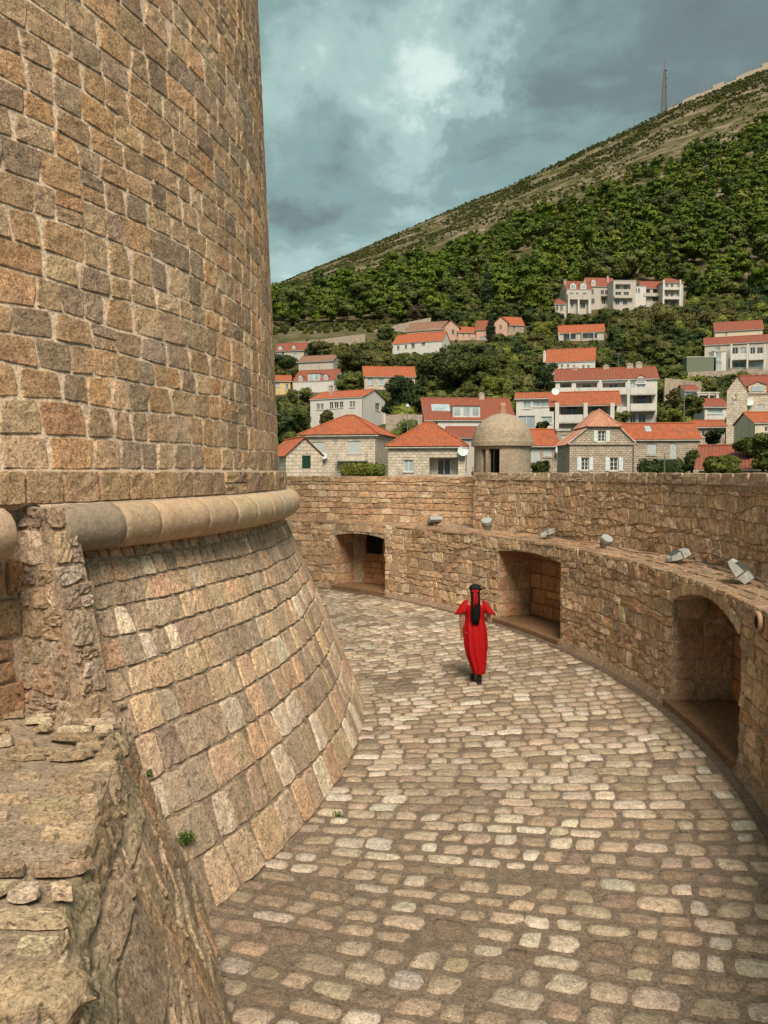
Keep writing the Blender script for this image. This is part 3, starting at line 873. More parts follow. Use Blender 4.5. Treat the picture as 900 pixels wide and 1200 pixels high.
# broken rocks at the lip
def rock(c, r, col, seed, parent, name='loose_rock', mat='near'):
    bm = bmesh.new(); bmesh.ops.create_icosphere(bm, subdivisions=4, radius=1)
    for v_ in bm.verts:
        p = v_.co.copy()
        f = 1 + .22 * mnoise.noise(p * 1.3 + Vector((seed, 0, 0))) + .07 * mnoise.noise(p * 4 + Vector((seed, 3, 0)))
        q_ = Vector((round(p.x * 1.4 * f) / 1.4, round(p.y * 1.4 * f) / 1.4, round(p.z * 1.4 * f) / 1.4))
        p = (p * f).lerp(q_, .28)
        v_.co = Vector((c[0] + p.x * r[0], c[1] + p.y * r[1], c[2] + p.z * r[2]))
    me = bpy.data.meshes.new(name); bm.to_mesh(me); bm.free()
    me.polygons.foreach_set('use_smooth', [True] * len(me.polygons))
    me.materials.append(MT[mat])
    a_ = me.color_attributes.new('col', 'FLOAT_COLOR', 'POINT')
    a_.data.foreach_set('color', np.tile(np.array([*col, 1], dtype=np.float32), len(me.vertices)))
    o = bpy.data.objects.new(name, me); COL.objects.link(o); o.parent = parent
    return o
rock((-1.30, 2.74, 1.64), (.20, .16, .12), (.43, .36, .26), 4, nw, 'corner_rock')
# ================================================================== sentry turret
_tp = P(588.5, 553, 22.0)
tr = thing('sentry_turret', 'small round stone sentry turret with a smooth dome standing behind the parapet', 'turret', (_tp.x, _tp.y, 0))
mb = MB()
# drum with a window gap: arcs of wall
def drum_arc(mb, a0, a1, r0, r1, z0, z1, n=None):
    n = n or max(2, int((a1 - a0) / .12)); vs = []
    for i in range(n + 1):
        a = a0 + (a1 - a0) * i / n
        for r, z in ((r0, z0), (r1, z0), (r1, z1), (r0, z1)): vs.append((r * cos(a), r * sin(a), z))
    fs = []
    for i in range(n):
        for k in range(4): fs.append((i * 4 + k, i * 4 + (k + 1) % 4, (i + 1) * 4 + (k + 1) % 4, (i + 1) * 4 + k))
    fs.append((0, 3, 2, 1)); e = n * 4; fs.append((e, e + 1, e + 2, e + 3)); mb.add(vs, fs)
rd = .80
wa0, wa1 = radians(-127), radians(-104)      # opening seen left of centre
wb0, wb1 = radians(-146), radians(-134)
drum_arc(mb, wa1, radians(214) - .0, rd - .14, rd, 1.5, 4.32)
drum_arc(mb, wb1, wa0, rd - .14, rd, 1.5, 4.32)
drum_arc(mb, wb0, wb1, rd - .14, rd, 1.5, 3.55); drum_arc(mb, wa0, wa1, rd - .14, rd, 1.5, 3.2)
drum_arc(mb, wb0, wa1, rd - .14, rd, 4.24, 4.325)
mb.build('drum', MT['turret'], tr)
mb = MB(); drum_arc(mb, 0, 2 * pi, .5, .885, 4.325, 4.44, n=48); mb.build('cornice', MT['turret'], tr)
mb = MB(); mb.lathe((0, 0, 4.44), [(.875, 0)] + [(.86 * cos(t), .82 * sin(t)) for t in np.linspace(.05, 1.5, 14)] + [(0.0, .825)], n=48); mb.build('dome', MT['turret'], tr, True)
mb = MB(); mb.lathe((0, 0, 5.23), [(.10, -.04), (.105, .12), (.085, .2), (.10, .24), (.07, .33), (0, .34)], n=16)
mb.build('finial', plain('finial_terracotta', (.42, .24, .16), .9), tr, True)
mb = MB(); mb.tube([(.77 * cos(radians(-116)), .77 * sin(radians(-116)), 3.3), (.77 * cos(radians(-116)), .77 * sin(radians(-116)), 4.25)], .022, 6)
mb.build('window_bar', plain('dark_iron', (.03, .028, .025), .6, .5), tr)

# ================================================================== floodlights
M_LAMP = plain('lamp_grey_paint', (.40, .42, .39), .5, .1, .35, 14)
M_LAMPD = plain('lamp_dark_rim', (.10, .11, .10), .5, .2)
M_GLASS = plain('lamp_glass', (.35, .40, .42), .12, .0, .05, 3, .6)
def floodlight(label, px, py, R, yaw, tilt, size=1.0, style='flat'):
    # stands on the ledge at the pixel column px, at radius R
    a = az_px(px, R); x, y = CX + R * cos(a), CY + R * sin(a)
    t = thing('floodlight', label, 'floodlight', (x, y, ZL + .012), radians(yaw), 'floodlights along the ledge')
    s = size
    mb = MB(); mb.box(-.07 * s, .07 * s, -.05 * s, .05 * s, 0, .015)
    mb.tube([(0, 0, 0), (0, 0, .15 * s)], .022 * s, 8); mb.build('foot', M_LAMP, t)
    mb = MB()
    hz = .19 * s
    for sg in (-1, 1):
        mb.box(sg * .125 * s - .006, sg * .125 * s + .006, -.02 * s, .02 * s, .09 * s, hz + .03 * s)
    mb.box(-.13 * s, .13 * s, -.02 * s, .02 * s, .085 * s, .10 * s); mb.build('bracket', M_LAMPD, t)
    Mx = Matrix.Translation((0, 0, hz)) @ Matrix.Rotation(radians(tilt), 4, 'X')
    def fr(mb, r0, r1, y0, y1):   # rectangular frustum along local y
        vs = []
        for (w, h), yy in ((r0, y0), (r1, y1)):
            for sx, sz in ((-1, -1), (1, -1), (1, 1), (-1, 1)): vs.append(tuple(Mx @ Vector((sx * w, yy, sz * h))))
        mb.add(vs, [(3, 2, 1, 0), (4, 5, 6, 7), (0, 1, 5, 4), (1, 2, 6, 5), (2, 3, 7, 6), (3, 0, 4, 7)])
    mb = MB()
    if style == 'flat':
        fr(mb, (.17 * s, .045 * s), (.19 * s, .075 * s), -.20 * s, .02 * s)
        fr(mb, (.10 * s, .03 * s), (.165 * s, .045 * s), -.27 * s, -.199 * s)
        fr(mb, (.19 * s, .07 * s), (.185 * s, .055 * s), .022 * s, .17 * s)
        h = mb.build('housing', M_LAMP, t)
        mb = MB()
        for q in range(7):
            xx = (-.15 + .05 * q) * s
            vs = [tuple(Mx @ Vector((xx + dx, yy, zz))) for dx in (-.004, .004) for yy, zz in ((-.19 * s, .05 * s), (-.0 * s, .078 * s), (-.0 * s, .098 * s), (-.17 * s, .075 * s))]
            mb.add(vs, [(0, 1, 2, 3), (7, 6, 5, 4), (0, 3, 7, 4), (3, 2, 6, 7), (2, 1, 5, 6)])
        mb.build('cooling_fins', M_LAMPD, h)
        mb = MB(); fr(mb, (.196 * s, .081 * s), (.196 * s, .081 * s), .004 * s, .022 * s); mb.build('rim', M_LAMPD, h)
        mb = MB(); fr(mb, (.165 * s, .045 * s), (.165 * s, .045 * s), .169 * s, .175 * s); mb.build('glass', M_GLASS, h)
    else:
        pts = [Mx @ Vector((0, yy, 0)) for yy in (-.20 * s, -.10 * s, .0, .15 * s)]
        mb.tube(pts, [.075 * s, .10 * s, .135 * s, .15 * s], 14)
        h = mb.build('housing', M_LAMP, t)
        mb = MB(); mb.tube([Mx @ Vector((0, .02 * s, 0)), Mx @ Vector((0, .045 * s, 0))], .152 * s, 14); mb.build('rim', M_LAMPD, h)
        mb = MB(); mb.tube([Mx @ Vector((0, .151 * s, 0)), Mx @ Vector((0, .157 * s, 0))], .13 * s, 14); mb.build('glass', M_GLASS, h)
    return t
floodlight('small grey floodlight on the ledge left of the parapet corner, farthest of the row', 509, 607, 16.95, 200, 28, .95)
floodlight('round grey floodlight standing just right of the parapet corner below the sentry turret', 571, 612, 17.1, 160, 60, .9, 'round')
floodlight('low flat grey floodlight on the ledge above the second niche', 643, 622, 17.0, 250, 20, .82)
floodlight('round headed grey floodlight tipped upright between two flat ones, backed by the tall parapet', 710, 632, 16.85, 200, 50, .75, 'round')
floodlight('wide flat grey floodlight beside the rusty patch, left of the near niche', 798, 655, 16.95, 262, 24, .84)
floodlight('tall tilted grey floodlight above the near niche, nearest and rightmost of the row', 872, 680, 16.8, 235, -48, .84, 'flat')
mb = MB()
pts = []
for k in range(60):
    u = 640 + (905 - 640) * k / 59; R = 17.15 + .12 * sin(k * .5) + .1 * sin(k * .17)
    a = az_px(u, R); pts.append((CX + R * cos(a), CY + R * sin(a), ZL + .035))
mb.tube(pts, .008, 5); tag(mb.build('cable', M_LAMPD), 'thin cable lying along the ledge between the floodlights', 'cable')
# iron-rimmed drain hole at the right edge
mb = MB(); a = az_px(897, RO)
rc = [Vector((CX + (RO - .045) * cos(a), CY + (RO - .045) * sin(a), 1.93))]
tv = Vector((-sin(a), cos(a), 0)); nv_ = Vector((-cos(a), -sin(a), 0))
ring = [rc[0] + tv * (.10 * cos(t)) + Vector((0, 0, .10 * sin(t))) for t in np.linspace(0, 2 * pi, 25)]
hole = thing('drain_spout', 'round stone drain spout with a dark mouth at the right edge of the niche wall', 'drain')
mb.tube(ring, .028, 8, cap=False); mb.build('rim', plain('spout_rim', (.36, .22, .15), .9), hole, True)
mb = MB(); mb.tube([rc[0] - nv_ * .1, rc[0] + nv_ * .01], .095, 20); mb.build('mouth', dark, hole)

# ================================================================== the woman in red
def person():
    fp = G(556, 801, 0.0)
    root = thing('person', 'woman in a long red dress and black cap walking away over the cobbles', 'person', (fp.x, fp.y, .012), radians(-4))
    skin = plain('skin', (.36, .20, .13), .55, 0, .06, 20)
    body = MB()
    # local: +y ahead (away from camera), +x right, z up ; height 1.66
    def limb(pts, rads, n=12): body.tube(pts, rads, n)
    # legs, mid stride: right foot planted ahead, left heel lifting behind
    limb([(.085, .02, .90), (.09, .05, .60), (.09, .06, .50), (.085, .02, .30), (.08, -.02, .09), (.08, -.01, .04)], [.095, .075, .06, .056, .038, .04])
    limb([(-.085, .0, .90), (-.055, .07, .62), (-.04, .09, .52), (-.03, .14, .32), (-.03, .17, .10), (-.03, .18, .05)], [.095, .075, .06, .056, .038, .04])
    limb([(.01, 0, .84), (0, .0, .95), (0, .01, 1.08), (0, .01, 1.22), (0, .0, 1.34), (0, .0, 1.40)], [(.165, .12), (.16, .115), (.12, .09), (.145, .10), (.165, .085), (.09, .06)], 16)
    limb([(0, 0, 1.36), (0, .01, 1.44), (0, .02, 1.49)], [.06, .048, .05])
    # head with jaw, nose, ears
    body.ell((0, .025, 1.565), (.074, .092, .105), n=18, m=14); body.ell((0, .06, 1.505), (.05, .055, .05))
    body.ell((0, .125, 1.545), (.012, .02, .02)); body.ell((0, .112, 1.513), (.024, .012, .008))
    for s in (-1, 1): body.ell((s * .076, .02, 1.555), (.01, .02, .032)); body.ell((s * .03, .105, 1.578), (.014, .01, .009))
    # left arm hangs; right arm bent with the forearm forward
    LA = [(-.165, 0, 1.345), (-.205, -.01, 1.22), (-.225, -.02, 1.09), (-.222, .01, .97), (-.215, .04, .86)]
    limb(LA, [.052, .046, .038, .034, .024])
    RA = [(.165, 0, 1.345), (.215, .0, 1.22), (.235, .01, 1.10), (.20, .12, 1.07), (.155, .22, 1.10)]
    limb(RA, [.052, .046, .038, .034, .024])
    def hand(w, d, side, roll):
        """palm plus five fingers grown from the wrist w along d"""
        d = Vector(d).normalized(); sdv = Vector(side).normalized(); nrm = d.cross(sdv).normalized()
        w = Vector(w)
        body.tube([w, w + d * .04, w + d * .085], [(.024, .018), (.038, .016), (.036, .014)], 10)
        for k, (off, ln) in enumerate(((-.027, .066), (-.009, .076), (.009, .071), (.026, .055))):
            b = w + d * .08 + sdv * off
            c = .35 + .12 * k
            p1 = b + d * ln * .45 + nrm * roll * ln * .10
            p2 = p1 + (d * cos(c) + nrm * roll * sin(c)) * ln * .33
            p3 = p2 + (d * cos(c * 2) + nrm * roll * sin(c * 2)) * ln * .27
            body.tube([b - d * .02, p1, p2, p3], [.0095, .009, .008, .006], 6)
        tb = w + d * .025 - sdv * .03
        body.tube([tb, tb + d * .03 - sdv * .018 + nrm * roll * .012, tb + d * .058 - sdv * .018 + nrm * roll * .022], [.012, .010, .007], 6)
    hand(LA[-1], (0.02, .12, -1), (0, -1, 0), 1)
    hand(RA[-1], (-.35, .8, .25), (.3, .1, -1), 1)
    o = body.build('body', skin, root)
    r = o.modifiers.new('fuse', 'REMESH'); r.mode = 'VOXEL'; r.voxel_size = .006; r.use_smooth_shade = True
    sm = o.modifiers.new('smooth', 'SMOOTH'); sm.iterations = 3; sm.factor = .5
    red = newmat('red_cloth'); m, N, L, B = red
    B.inputs['Base Color'].default_value = (.36, .0035, .005, 1); B.inputs['Roughness'].default_value = .75; B.inputs['Specular IOR Level'].default_value = .2
    B.inputs['Sheen Weight'].default_value = .0
    tcn = N.new('ShaderNodeTexCoord'); mp = N.new('ShaderNodeMapping'); mp.inputs['Scale'].default_value = (14, 14, 2.2); L.new(tcn.outputs['Object'], mp.inputs[0])
    nn = N.new('ShaderNodeTexNoise'); nn.inputs['Scale'].default_value = 1; nn.inputs['Detail'].default_value = 3; L.new(mp.outputs[0], nn.inputs[0])
    bb = N.new('ShaderNodeBump'); bb.inputs['Distance'].default_value = .03; bb.inputs['Strength'].default_value = .8; L.new(nn.outputs[0], bb.inputs['Height']); L.new(bb.outputs[0], B.inputs['Normal'])
    # dress: rings (z, half width, half depth, x shift, y shift, fold amplitude)
    rings = [(1.345, .148, .088, 0, 0, .0), (1.32, .172, .108, 0, 0, .0), (1.27, .176, .118, 0, .01, .004), (1.15, .158, .115, 0, .01, .008), (1.07, .158, .115, .0, .01, .012),
             (.95, .185, .14, .002, .01, .016), (.80, .192, .155, .008, .01, .015), (.65, .192, .16, .022, .01, .017), (.50, .168, .165, .034, .02, .020), (.36, .140, .175, .050, .04, .024), (.24, .112, .18, .060, .05, .026), (.165, .098, .185, .064, .06, .028)]
    dr = MB(); n = 72; vs = []; fs = []
    NR = 40
    zz = [r_[0] for r_ in rings][::-1]
    def ri(z, k): return float(np.interp(z, zz, [r_[k] for r_ in rings][::-1]))
    for i in range(NR + 1):
        z = 1.35 + (.165 - 1.35) * i / NR
        w_, dd, xs, ys, am = [ri(z, k) for k in range(1, 6)]
        for k in range(n):
            t = 2 * pi * k / n
            w_ = w_ * 1.0; f = 1 + am * 6.5 * (.6 * sin(9 * t + 1.2 + z * 1.5) + .4 * sin(15 * t + z * 3) + .3 * sin(5 * t - z))
            zo = .012 * sin(6 * t) * (i == NR)
            vs.append((xs + w_ * f * cos(t) + .012 * sin(z * 9) * (1.2 - z) , ys + dd * f * sin(t), z + zo))
    for i in range(NR):
        for k in range(n): fs.append((i * n + k, (i + 1) * n + k, (i + 1) * n + (k + 1) % n, i * n + (k + 1) % n))
    dress = meshobj('dress', vs, fs, red[0], root, True)
    s_ = dress.modifiers.new('thick', 'SOLIDIFY'); s_.thickness = .006
    # puffed flutter sleeves
    for sg in (-1, 1):
        vs = []; fs = []; n2 = 40
        prof = [(0, .02, .150, 1.412), (.2, .048, .160, 1.392), (.5, .075, .185, 1.33), (.75, .100, .212, 1.268), (.93, .116, .232, 1.222), (1.0, .112, .238, 1.205)]
        for (tt, rr, xo, z) in prof:
            for k in range(n2):
                t = 2 * pi * k / n2
                f = 1 + .13 * tt * sin(7 * t + sg) + .07 * tt * sin(11 * t)
                vs.append((sg * (xo + rr * .78 * f * cos(t)), rr * .95 * f * sin(t), z - rr * .28 * cos(t) * tt))
        for i in range(len(prof) - 1):
            for k in range(n2): fs.append((i * n2 + k, (i + 1) * n2 + k, (i + 1) * n2 + (k + 1) % n2, i * n2 + (k + 1) % n2))
        fs.append(tuple(range(n2)))
        sl = meshobj('sleeve', vs, fs, red[0], root, True)
        s_ = sl.modifiers.new('thick', 'SOLIDIFY'); s_.thickness = .005
    hairm = plain('black_hair', (.004, .003, .003), .6, 0, .3, 40, .2)
    hb = MB()
    hb.ell((0, .005, 1.58), (.088, .098, .11), n=20, m=12)
    hb.tube([(0, -.055, 1.60), (.0, -.095, 1.52), (.005, -.12, 1.42), (.01, -.135, 1.30), (.012, -.14, 1.18), (.01, -.138, 1.09), (.008, -.135, 1.03)],
            [(.06, .045), (.078, .05), (.075, .045), (.078, .04), (.074, .036), (.055, .028), (.018, .012)], 18)
    for i in range(26):
        x = -.07 + .14 * i / 25
        hb.tube([(x * .8, -.13, 1.45), (x, -.165 + abs(x) * .4, 1.28), (x * .95, -.168 + abs(x) * .4, 1.12), (x * .7 + .01, -.155, 1.05 - .03 * random.Random(i).random())], [.006, .008, .007, .002], 5)
    hair = hb.build('hair', hairm, root, True)
    # black cap pulled over the crown, peak to the right
    capm = plain('black_felt', (.005, .006, .006), .8, 0, .2, 30)
    cb = MB()
    cb.ell((.0, .01, 1.625), (.102, .108, .068), n=24, m=12)
    cb.tube([(0, .01, 1.605), (0, .01, 1.622)], [.104, .107], 28)
    Mp = Matrix.Rotation(radians(-14), 4, 'Y')
    cb.ell((.10, .035, 1.598), (.075, .075, .010), Mp.to_3x3(), n=20, m=8)
    cb.build('cap', capm, root, True)
    # red ribbon tied round the ponytail, tails hanging
    rb = MB()
    rb.ell((0, -.128, 1.585), (.024, .016, .022))
    for sg in (-1, 1):
        rb.ell((sg * .032, -.118, 1.590), (.034, .012, .022), n=12, m=8)
        pts = [(sg * .006, -.135, 1.58), (sg * .018, -.150, 1.53), (sg * .022 + .004, -.168, 1.47), (sg * .020, -.180, 1.41), (sg * .03 - .01, -.186, 1.345 + sg * .02)]
        rb.tube(pts, [(.010, .004), (.017, .004), (.018, .004), (.016, .004), (.007, .003)], 8)
    rb.build('hair_ribbon', red[0], root, True)
    # black shoes
    blk = plain('black_leather', (.012, .011, .010), .35, 0, .1, 10, .5)
    for (x, y, z, pitch, nm) in ((.08, .03, .045, 0, 'a'), (-.03, .20, .05, -14, 'b')):
        sb = MB(); Ms = (Matrix.Translation((x, y, z)) @ Matrix.Rotation(radians(pitch), 4, 'X'))
        sb.tube([Ms @ Vector(p) for p in ((0, -.085, .0), (0, -.06, .005), (0, .0, .002), (0, .07, -.008), (0, .13, -.018), (0, .155, -.02))], [(.022, .03), (.034, .042), (.038, .04), (.044, .030), (.034, .020), (.012, .010)], 14)
        sb.tube([Ms @ Vector((0, -.05, .0)), Ms @ Vector((0, -.045, .075)), Ms @ Vector((0, -.045, .10))], [.040, .045, .046], 14)
        sb.box(x - .036, x + .036, y - .088, y + .13, z - .047, z - .028)
        sb.build('shoe', blk, root, True)
    root.scale = (1.0, 1.0, 1.0)
    return root
person()

# small plants rooted in the joints
LEAF = {}
LEAF['weed'] = leaf_mat('weed_leaf', (.035, .075, .015), (.09, .14, .03), 4)
def tuft(name, label, c, r, n, seed, mat='weed', ls=.03):
    rr = random.Random(seed); vs = []; fs = []
    for i in range(n):
        d = Vector((rr.gauss(0, 1), rr.gauss(0, 1), abs(rr.gauss(0, .8)))).normalized() * r * rr.uniform(.2, 1)
        p = Vector(c) + d; t = Vector((rr.gauss(0, 1), rr.gauss(0, 1), rr.gauss(0, 1))).normalized(); b = t.cross(Vector((rr.gauss(0, 1), rr.gauss(0, 1), rr.gauss(0, 1)))).normalized()
        s = ls * rr.uniform(.6, 1.3); k = len(vs)
        vs += [tuple(p - t * s), tuple(p + b * s * .4), tuple(p + t * s), tuple(p - b * s * .4)]; fs.append((k, k + 1, k + 2, k + 3))
    o = meshobj(name, vs, fs, LEAF[mat]); tag(o, label, 'plant'); return o
def on_glacis(px, py):
    # point of the battered face seen at a pixel
    d = ray(px, py)
    for k in range(400):
        t = 4 + k * .02; p = CP + d * t
        if math.hypot(p[0] - CX, p[1] - CY) < RB + (RT0 - RB) * p[2] / ZC + .03: return p
    return p
tuft('weed', 'green weed tuft growing from a joint low in the battered tower foot', on_glacis(218, 985), .08, 260, 1, ls=.022)
tuft('weed', 'small weed sprig where the near wall meets the battered tower foot', on_glacis(173, 908), .05, 70, 2, ls=.018)
p = P(11, 812, 6.1); tuft('shrub', 'dark leafy shrub in the corner left of the rubble pier', (p.x, p.y, 1.80), .17, 500, 3, ls=.03)
p = G(396, 957, 0); tuft('weed', 'tiny green weed between cobbles near the tower foot', (p.x, p.y, .01), .06, 60, 4, ls=.015)
p = G(330, 968, 0)
# ================================================================== hill and town
def vridge(u):
    return float(np.interp(u, [-600, 0, 318, 467, 600, 700, 780, 900, 1200, 2000], [640, 470, 341, 277, 222, 177, 137, 88, 20, -60]))
def vforest(u):
    return float(np.interp(u, [-600, 0, 318, 450, 600, 750, 900, 1200, 2000], [655, 490, 361, 330, 272, 214, 152, 90, 20]))
def terr(X, Y):
    u = 450 + 900 * X / max(Y, 30)
    Yr = 900.0
    zr = CAMZ + (553 - vridge(u)) / 900 * Yr
    base = float(np.interp(Y, [0, 55, 75, 100, 130, 150, 190, 240, 290], [-7, -5, -2, 3.5, 9.5, 12.5, 24, 41, 60]))
    base += max(0, (Y - 140)) * .035 * max(-1, min(1, (u - 600) / 300)) * (1 if u > 600 else .5)
    if Y <= 290: z = base
    else:
        b290 = float(np.interp(290, [0, 290], [0, 60])) + 150 * .035 * max(-1, min(1, (u - 600) / 300)) * (1 if u > 600 else .5)
        t = (Y - 290) / (Yr - 290)
        if t <= 1: z = b290 + (zr - b290) * (t ** .96)
        else: z = zr - (Y - Yr) * .35
    if Y > 300:
        w = min(1, (Y - 300) / 200)
        z += w * (2.6 * fbm(X * .012, Y * .012, 1, 4) + 1.0 * fbm(X * .05, Y * .05, 5, 3)) * (1.0 if Y < 850 or Y > 940 else .8)
    elif Y > 80:
        z += .5 * fbm(X * .05, Y * .05, 2, 3)
    return z
Ys = list(np.linspace(32, 300, 90)) + list(np.linspace(304, 940, 210)) + list(np.linspace(950, 1500, 20))
Us = np.linspace(-700, 1700, 330)
vs = []; fs = []
for Y in Ys:
    for u in Us:
        X = (u - 450) / 900 * Y
        vs.append((X, Y, terr(X, Y)))
m = len(Us)
for j in range(len(Ys) - 1):
    for i in range(m - 1): fs.append((j * m + i, j * m + i + 1, (j + 1) * m + i + 1, (j + 1) * m + i))
def hill_mat():
    mt, N, L, B = newmat('hillside')
    g = N.new('ShaderNodeNewGeometry')
    def noise(s, d, sc=(1, 1, 1), r=.6, rot=None):
        mp = N.new('ShaderNodeMapping'); mp.inputs['Scale'].default_value = sc
        if rot: mp.inputs['Rotation'].default_value = rot
        L.new(g.outputs['Position'], mp.inputs[0])
        n = N.new('ShaderNodeTexNoise'); n.inputs['Scale'].default_value = s; n.inputs['Detail'].default_value = d; n.inputs['Roughness'].default_value = r
        L.new(mp.outputs[0], n.inputs[0]); return n.outputs[0]
    def rng_(src, a, b, c=0, d=1):
        r = N.new('ShaderNodeMapRange'); L.new(src, r.inputs['Value']); r.inputs[1].default_value = a; r.inputs[2].default_value = b; r.inputs[3].default_value = c; r.inputs[4].default_value = d; return r.outputs[0]
    def mix(f, a, b):
        x = N.new('ShaderNodeMix'); x.data_type = 'RGBA'; L.new(f, x.inputs[0])
        for i, v in ((6, a), (7, b)):
            if isinstance(v, tuple): x.inputs[i].default_value = (*v, 1)
            else: L.new(v, x.inputs[i])
        return x.outputs[2]
    rock = mix(rng_(noise(.12, 10, r=.75), .35, .65), (.10, .075, .045), (.22, .175, .115))
    strata = mix(rng_(noise(.06, 8, (.25, .25, 2.6), .7), .42, .58), rock, (.27, .215, .15))
    scrub = mix(rng_(noise(.05, 10, r=.72), .44, .54), strata, (.075, .075, .025))
    low = mix(rng_(noise(.2, 6), .4, .6), (.06, .065, .025), (.16, .13, .07))
    sep = N.new('ShaderNodeSeparateXYZ'); L.new(g.outputs['Position'], sep.inputs[0])
    c = mix(rng_(sep.outputs[1], 250, 330), low, scrub)
    L.new(c, B.inputs['Base Color']); B.inputs['Roughness'].default_value = 1
    B.inputs['Specular IOR Level'].default_value = .05
    b = N.new('ShaderNodeBump'); b.inputs['Distance'].default_value = 3; b.inputs['Strength'].default_value = .8
    L.new(noise(.15, 10, (1, 1, 1.5), .7), b.inputs['Height']); L.new(b.outputs[0], B.inputs['Normal'])
    return mt
hill = meshobj('hillside', vs, fs, hill_mat(), None, True); hill['kind'] = 'structure'
gs = 4000
grd = meshobj('ground', [(-gs, -gs, -9), (gs, -gs, -9), (gs, gs, -9), (-gs, gs, -9)], [(0, 1, 2, 3)], stone_mat('ground_earth', (.10, .085, .05), attr=False, bump=.3, scale=.1)); grd['kind'] = 'structure'

# ------------------------------------------------------------------ houses
M_WHITE = stucco('white_render', (.62, .60, .56)); M_CREAM = stucco('cream_render', (.64, .54, .40)); M_PINK = stucco('pink_render', (.56, .35, .27))
M_OFF = stucco('pale_render', (.50, .46, .40)); M_YEL = stucco('yellow_render', (.60, .46, .24)); M_GREY = stucco('grey_render', (.30, .29, .26))
M_STONE = block_mat('house_stone', (.52, .43, .33), (.43, .35, .27), (.26, .21, .155)); M_STONEL = block_mat('pale_house_stone', (.66, .57, .46), (.57, .49, .39), (.40, .33, .25), .6, .3)
M_ROUGH = block_mat('rough_house_stone', (.54, .45, .355), (.43, .35, .27), (.24, .19, .145), .4, .2)
T_ORG = tile_mat('orange_tiles', (.46, .12, .04), (.34, .08, .032), .45); T_RED = tile_mat('red_tiles', (.32, .08, .04), (.23, .062, .035), .55); T_OLD = tile_mat('old_brown_tiles', (.30, .15, .09), (.22, .12, .08), .5)
T_PNK = tile_mat('pale_pink_tiles', (.52, .25, .16), (.44, .20, .13), .35)
M_PANE = plain('window_pane', (.045, .055, .06), .08, 0, .3, .5, .6)
M_PANEL = plain('bright_window_pane', (.35, .42, .45), .15, 0, .3, .5, .6)
M_FRAME = plain('white_frame', (.62, .62, .58), .6); M_SHUT = plain('white_shutter', (.62, .68, .66), .6); M_GSHUT = plain('green_shutter', (.012, .05, .032), .5)
M_DARKIN = plain('dark_room', (.035, .028, .022), .9); M_SLAB = plain('concrete_slab', (.46, .43, .37), .85, var=.25, scale=2)
M_DISH = plain('dish_white', (.55, .62, .62), .5); M_METAL = plain('galvanised_metal', (.25, .25, .24), .5, .6); M_BRICK = plain('chimney_render', (.42, .36, .29), .9, var=.3, scale=3)

def tplane(mb, e0, e1, r0, r1, pitch=.27, amp=.06, low=False):
    """corrugated tile slope: eave e0-e1, ridge r0-r1 (local coordinates), ribs straight up the slope"""
    e0, e1, r0, r1 = map(Vector, (e0, e1, r0, r1))
    ex = (e1 - e0); Lw = ex.length; ex.normalize()
    nrm = ex.cross(((r0 + r1) / 2 - (e0 + e1) / 2)).normalized()
    if nrm.z < 0: nrm = -nrm
    up = nrm.cross(ex); up = up if up.z > 0 else -up
    H = (r0 - e0).dot(up); xl = (r0 - e0).dot(ex); xr = Lw - (r1 - e0).dot(ex)
    n = max(4, int(Lw / (pitch / 2)))
    vs = []; fs = []; uvs = []
    for i in range(n + 1):
        x = Lw * i / n
        t = 1.0
        if xl > 1e-3: t = min(t, x / xl)
        if xr > 1e-3: t = min(t, (Lw - x) / xr)
        t = max(0, t); off = nrm * (amp * (i % 2))
        x_ = x + (xl * 0)
        vs.append(tuple(e0 + ex * x + off)); vs.append(tuple(e0 + ex * x + up * H * t + off * (1 if t > .02 else 0)))
        # parallel slopes that lean (xl<0)
        uvs.append(((x, 0), (x, H * t)))
    F = []; U = []
    for i in range(n):
        F.append((2 * i, 2 * i + 2, 2 * i + 3, 2 * i + 1)); U.append([uvs[i][0], uvs[i + 1][0], uvs[i + 1][1], uvs[i][1]])
    mb.add(vs, F, U)
def facade(mb, o, ex, n, w, z0, z1, holes, dep=.22):
    """wall plane through o along ex (z up), outward normal n, with rectangular holes [(x0,x1,z0,z1)] and reveals"""
    o, ex, n = Vector(o), Vector(ex), Vector(n)
    xs = sorted(set([0, w] + [h for H in holes for h in (H[0], H[1])])); zs_ = sorted(set([z0, z1] + [h for H in holes for h in (H[2], H[3])]))
    def p(x, z, d=0): return tuple(o + ex * x + Vector((0, 0, z)) - n * d)
    for i in range(len(xs) - 1):
        for j in range(len(zs_) - 1):
            a, b, c, d = xs[i], xs[i + 1], zs_[j], zs_[j + 1]
            mx, mz = (a + b) / 2, (c + d) / 2
            if any(H[0] < mx < H[1] and H[2] < mz < H[3] for H in holes): continue
            mb.quad(p(a, c), p(b, c), p(b, d), p(a, d), [(a, c), (b, c), (b, d), (a, d)])
    for (a, b, c, d) in holes:
        q = dep
        for A, B_ in (((a, c), (b, c)), ((b, c), (b, d)), ((b, d), (a, d)), ((a, d), (a, c))):
            mb.quad(p(*A), p(*B_), p(*B_, q), p(*A, q))
FOOT = []   # pixel extents of the houses, to keep greenery from standing in front of them
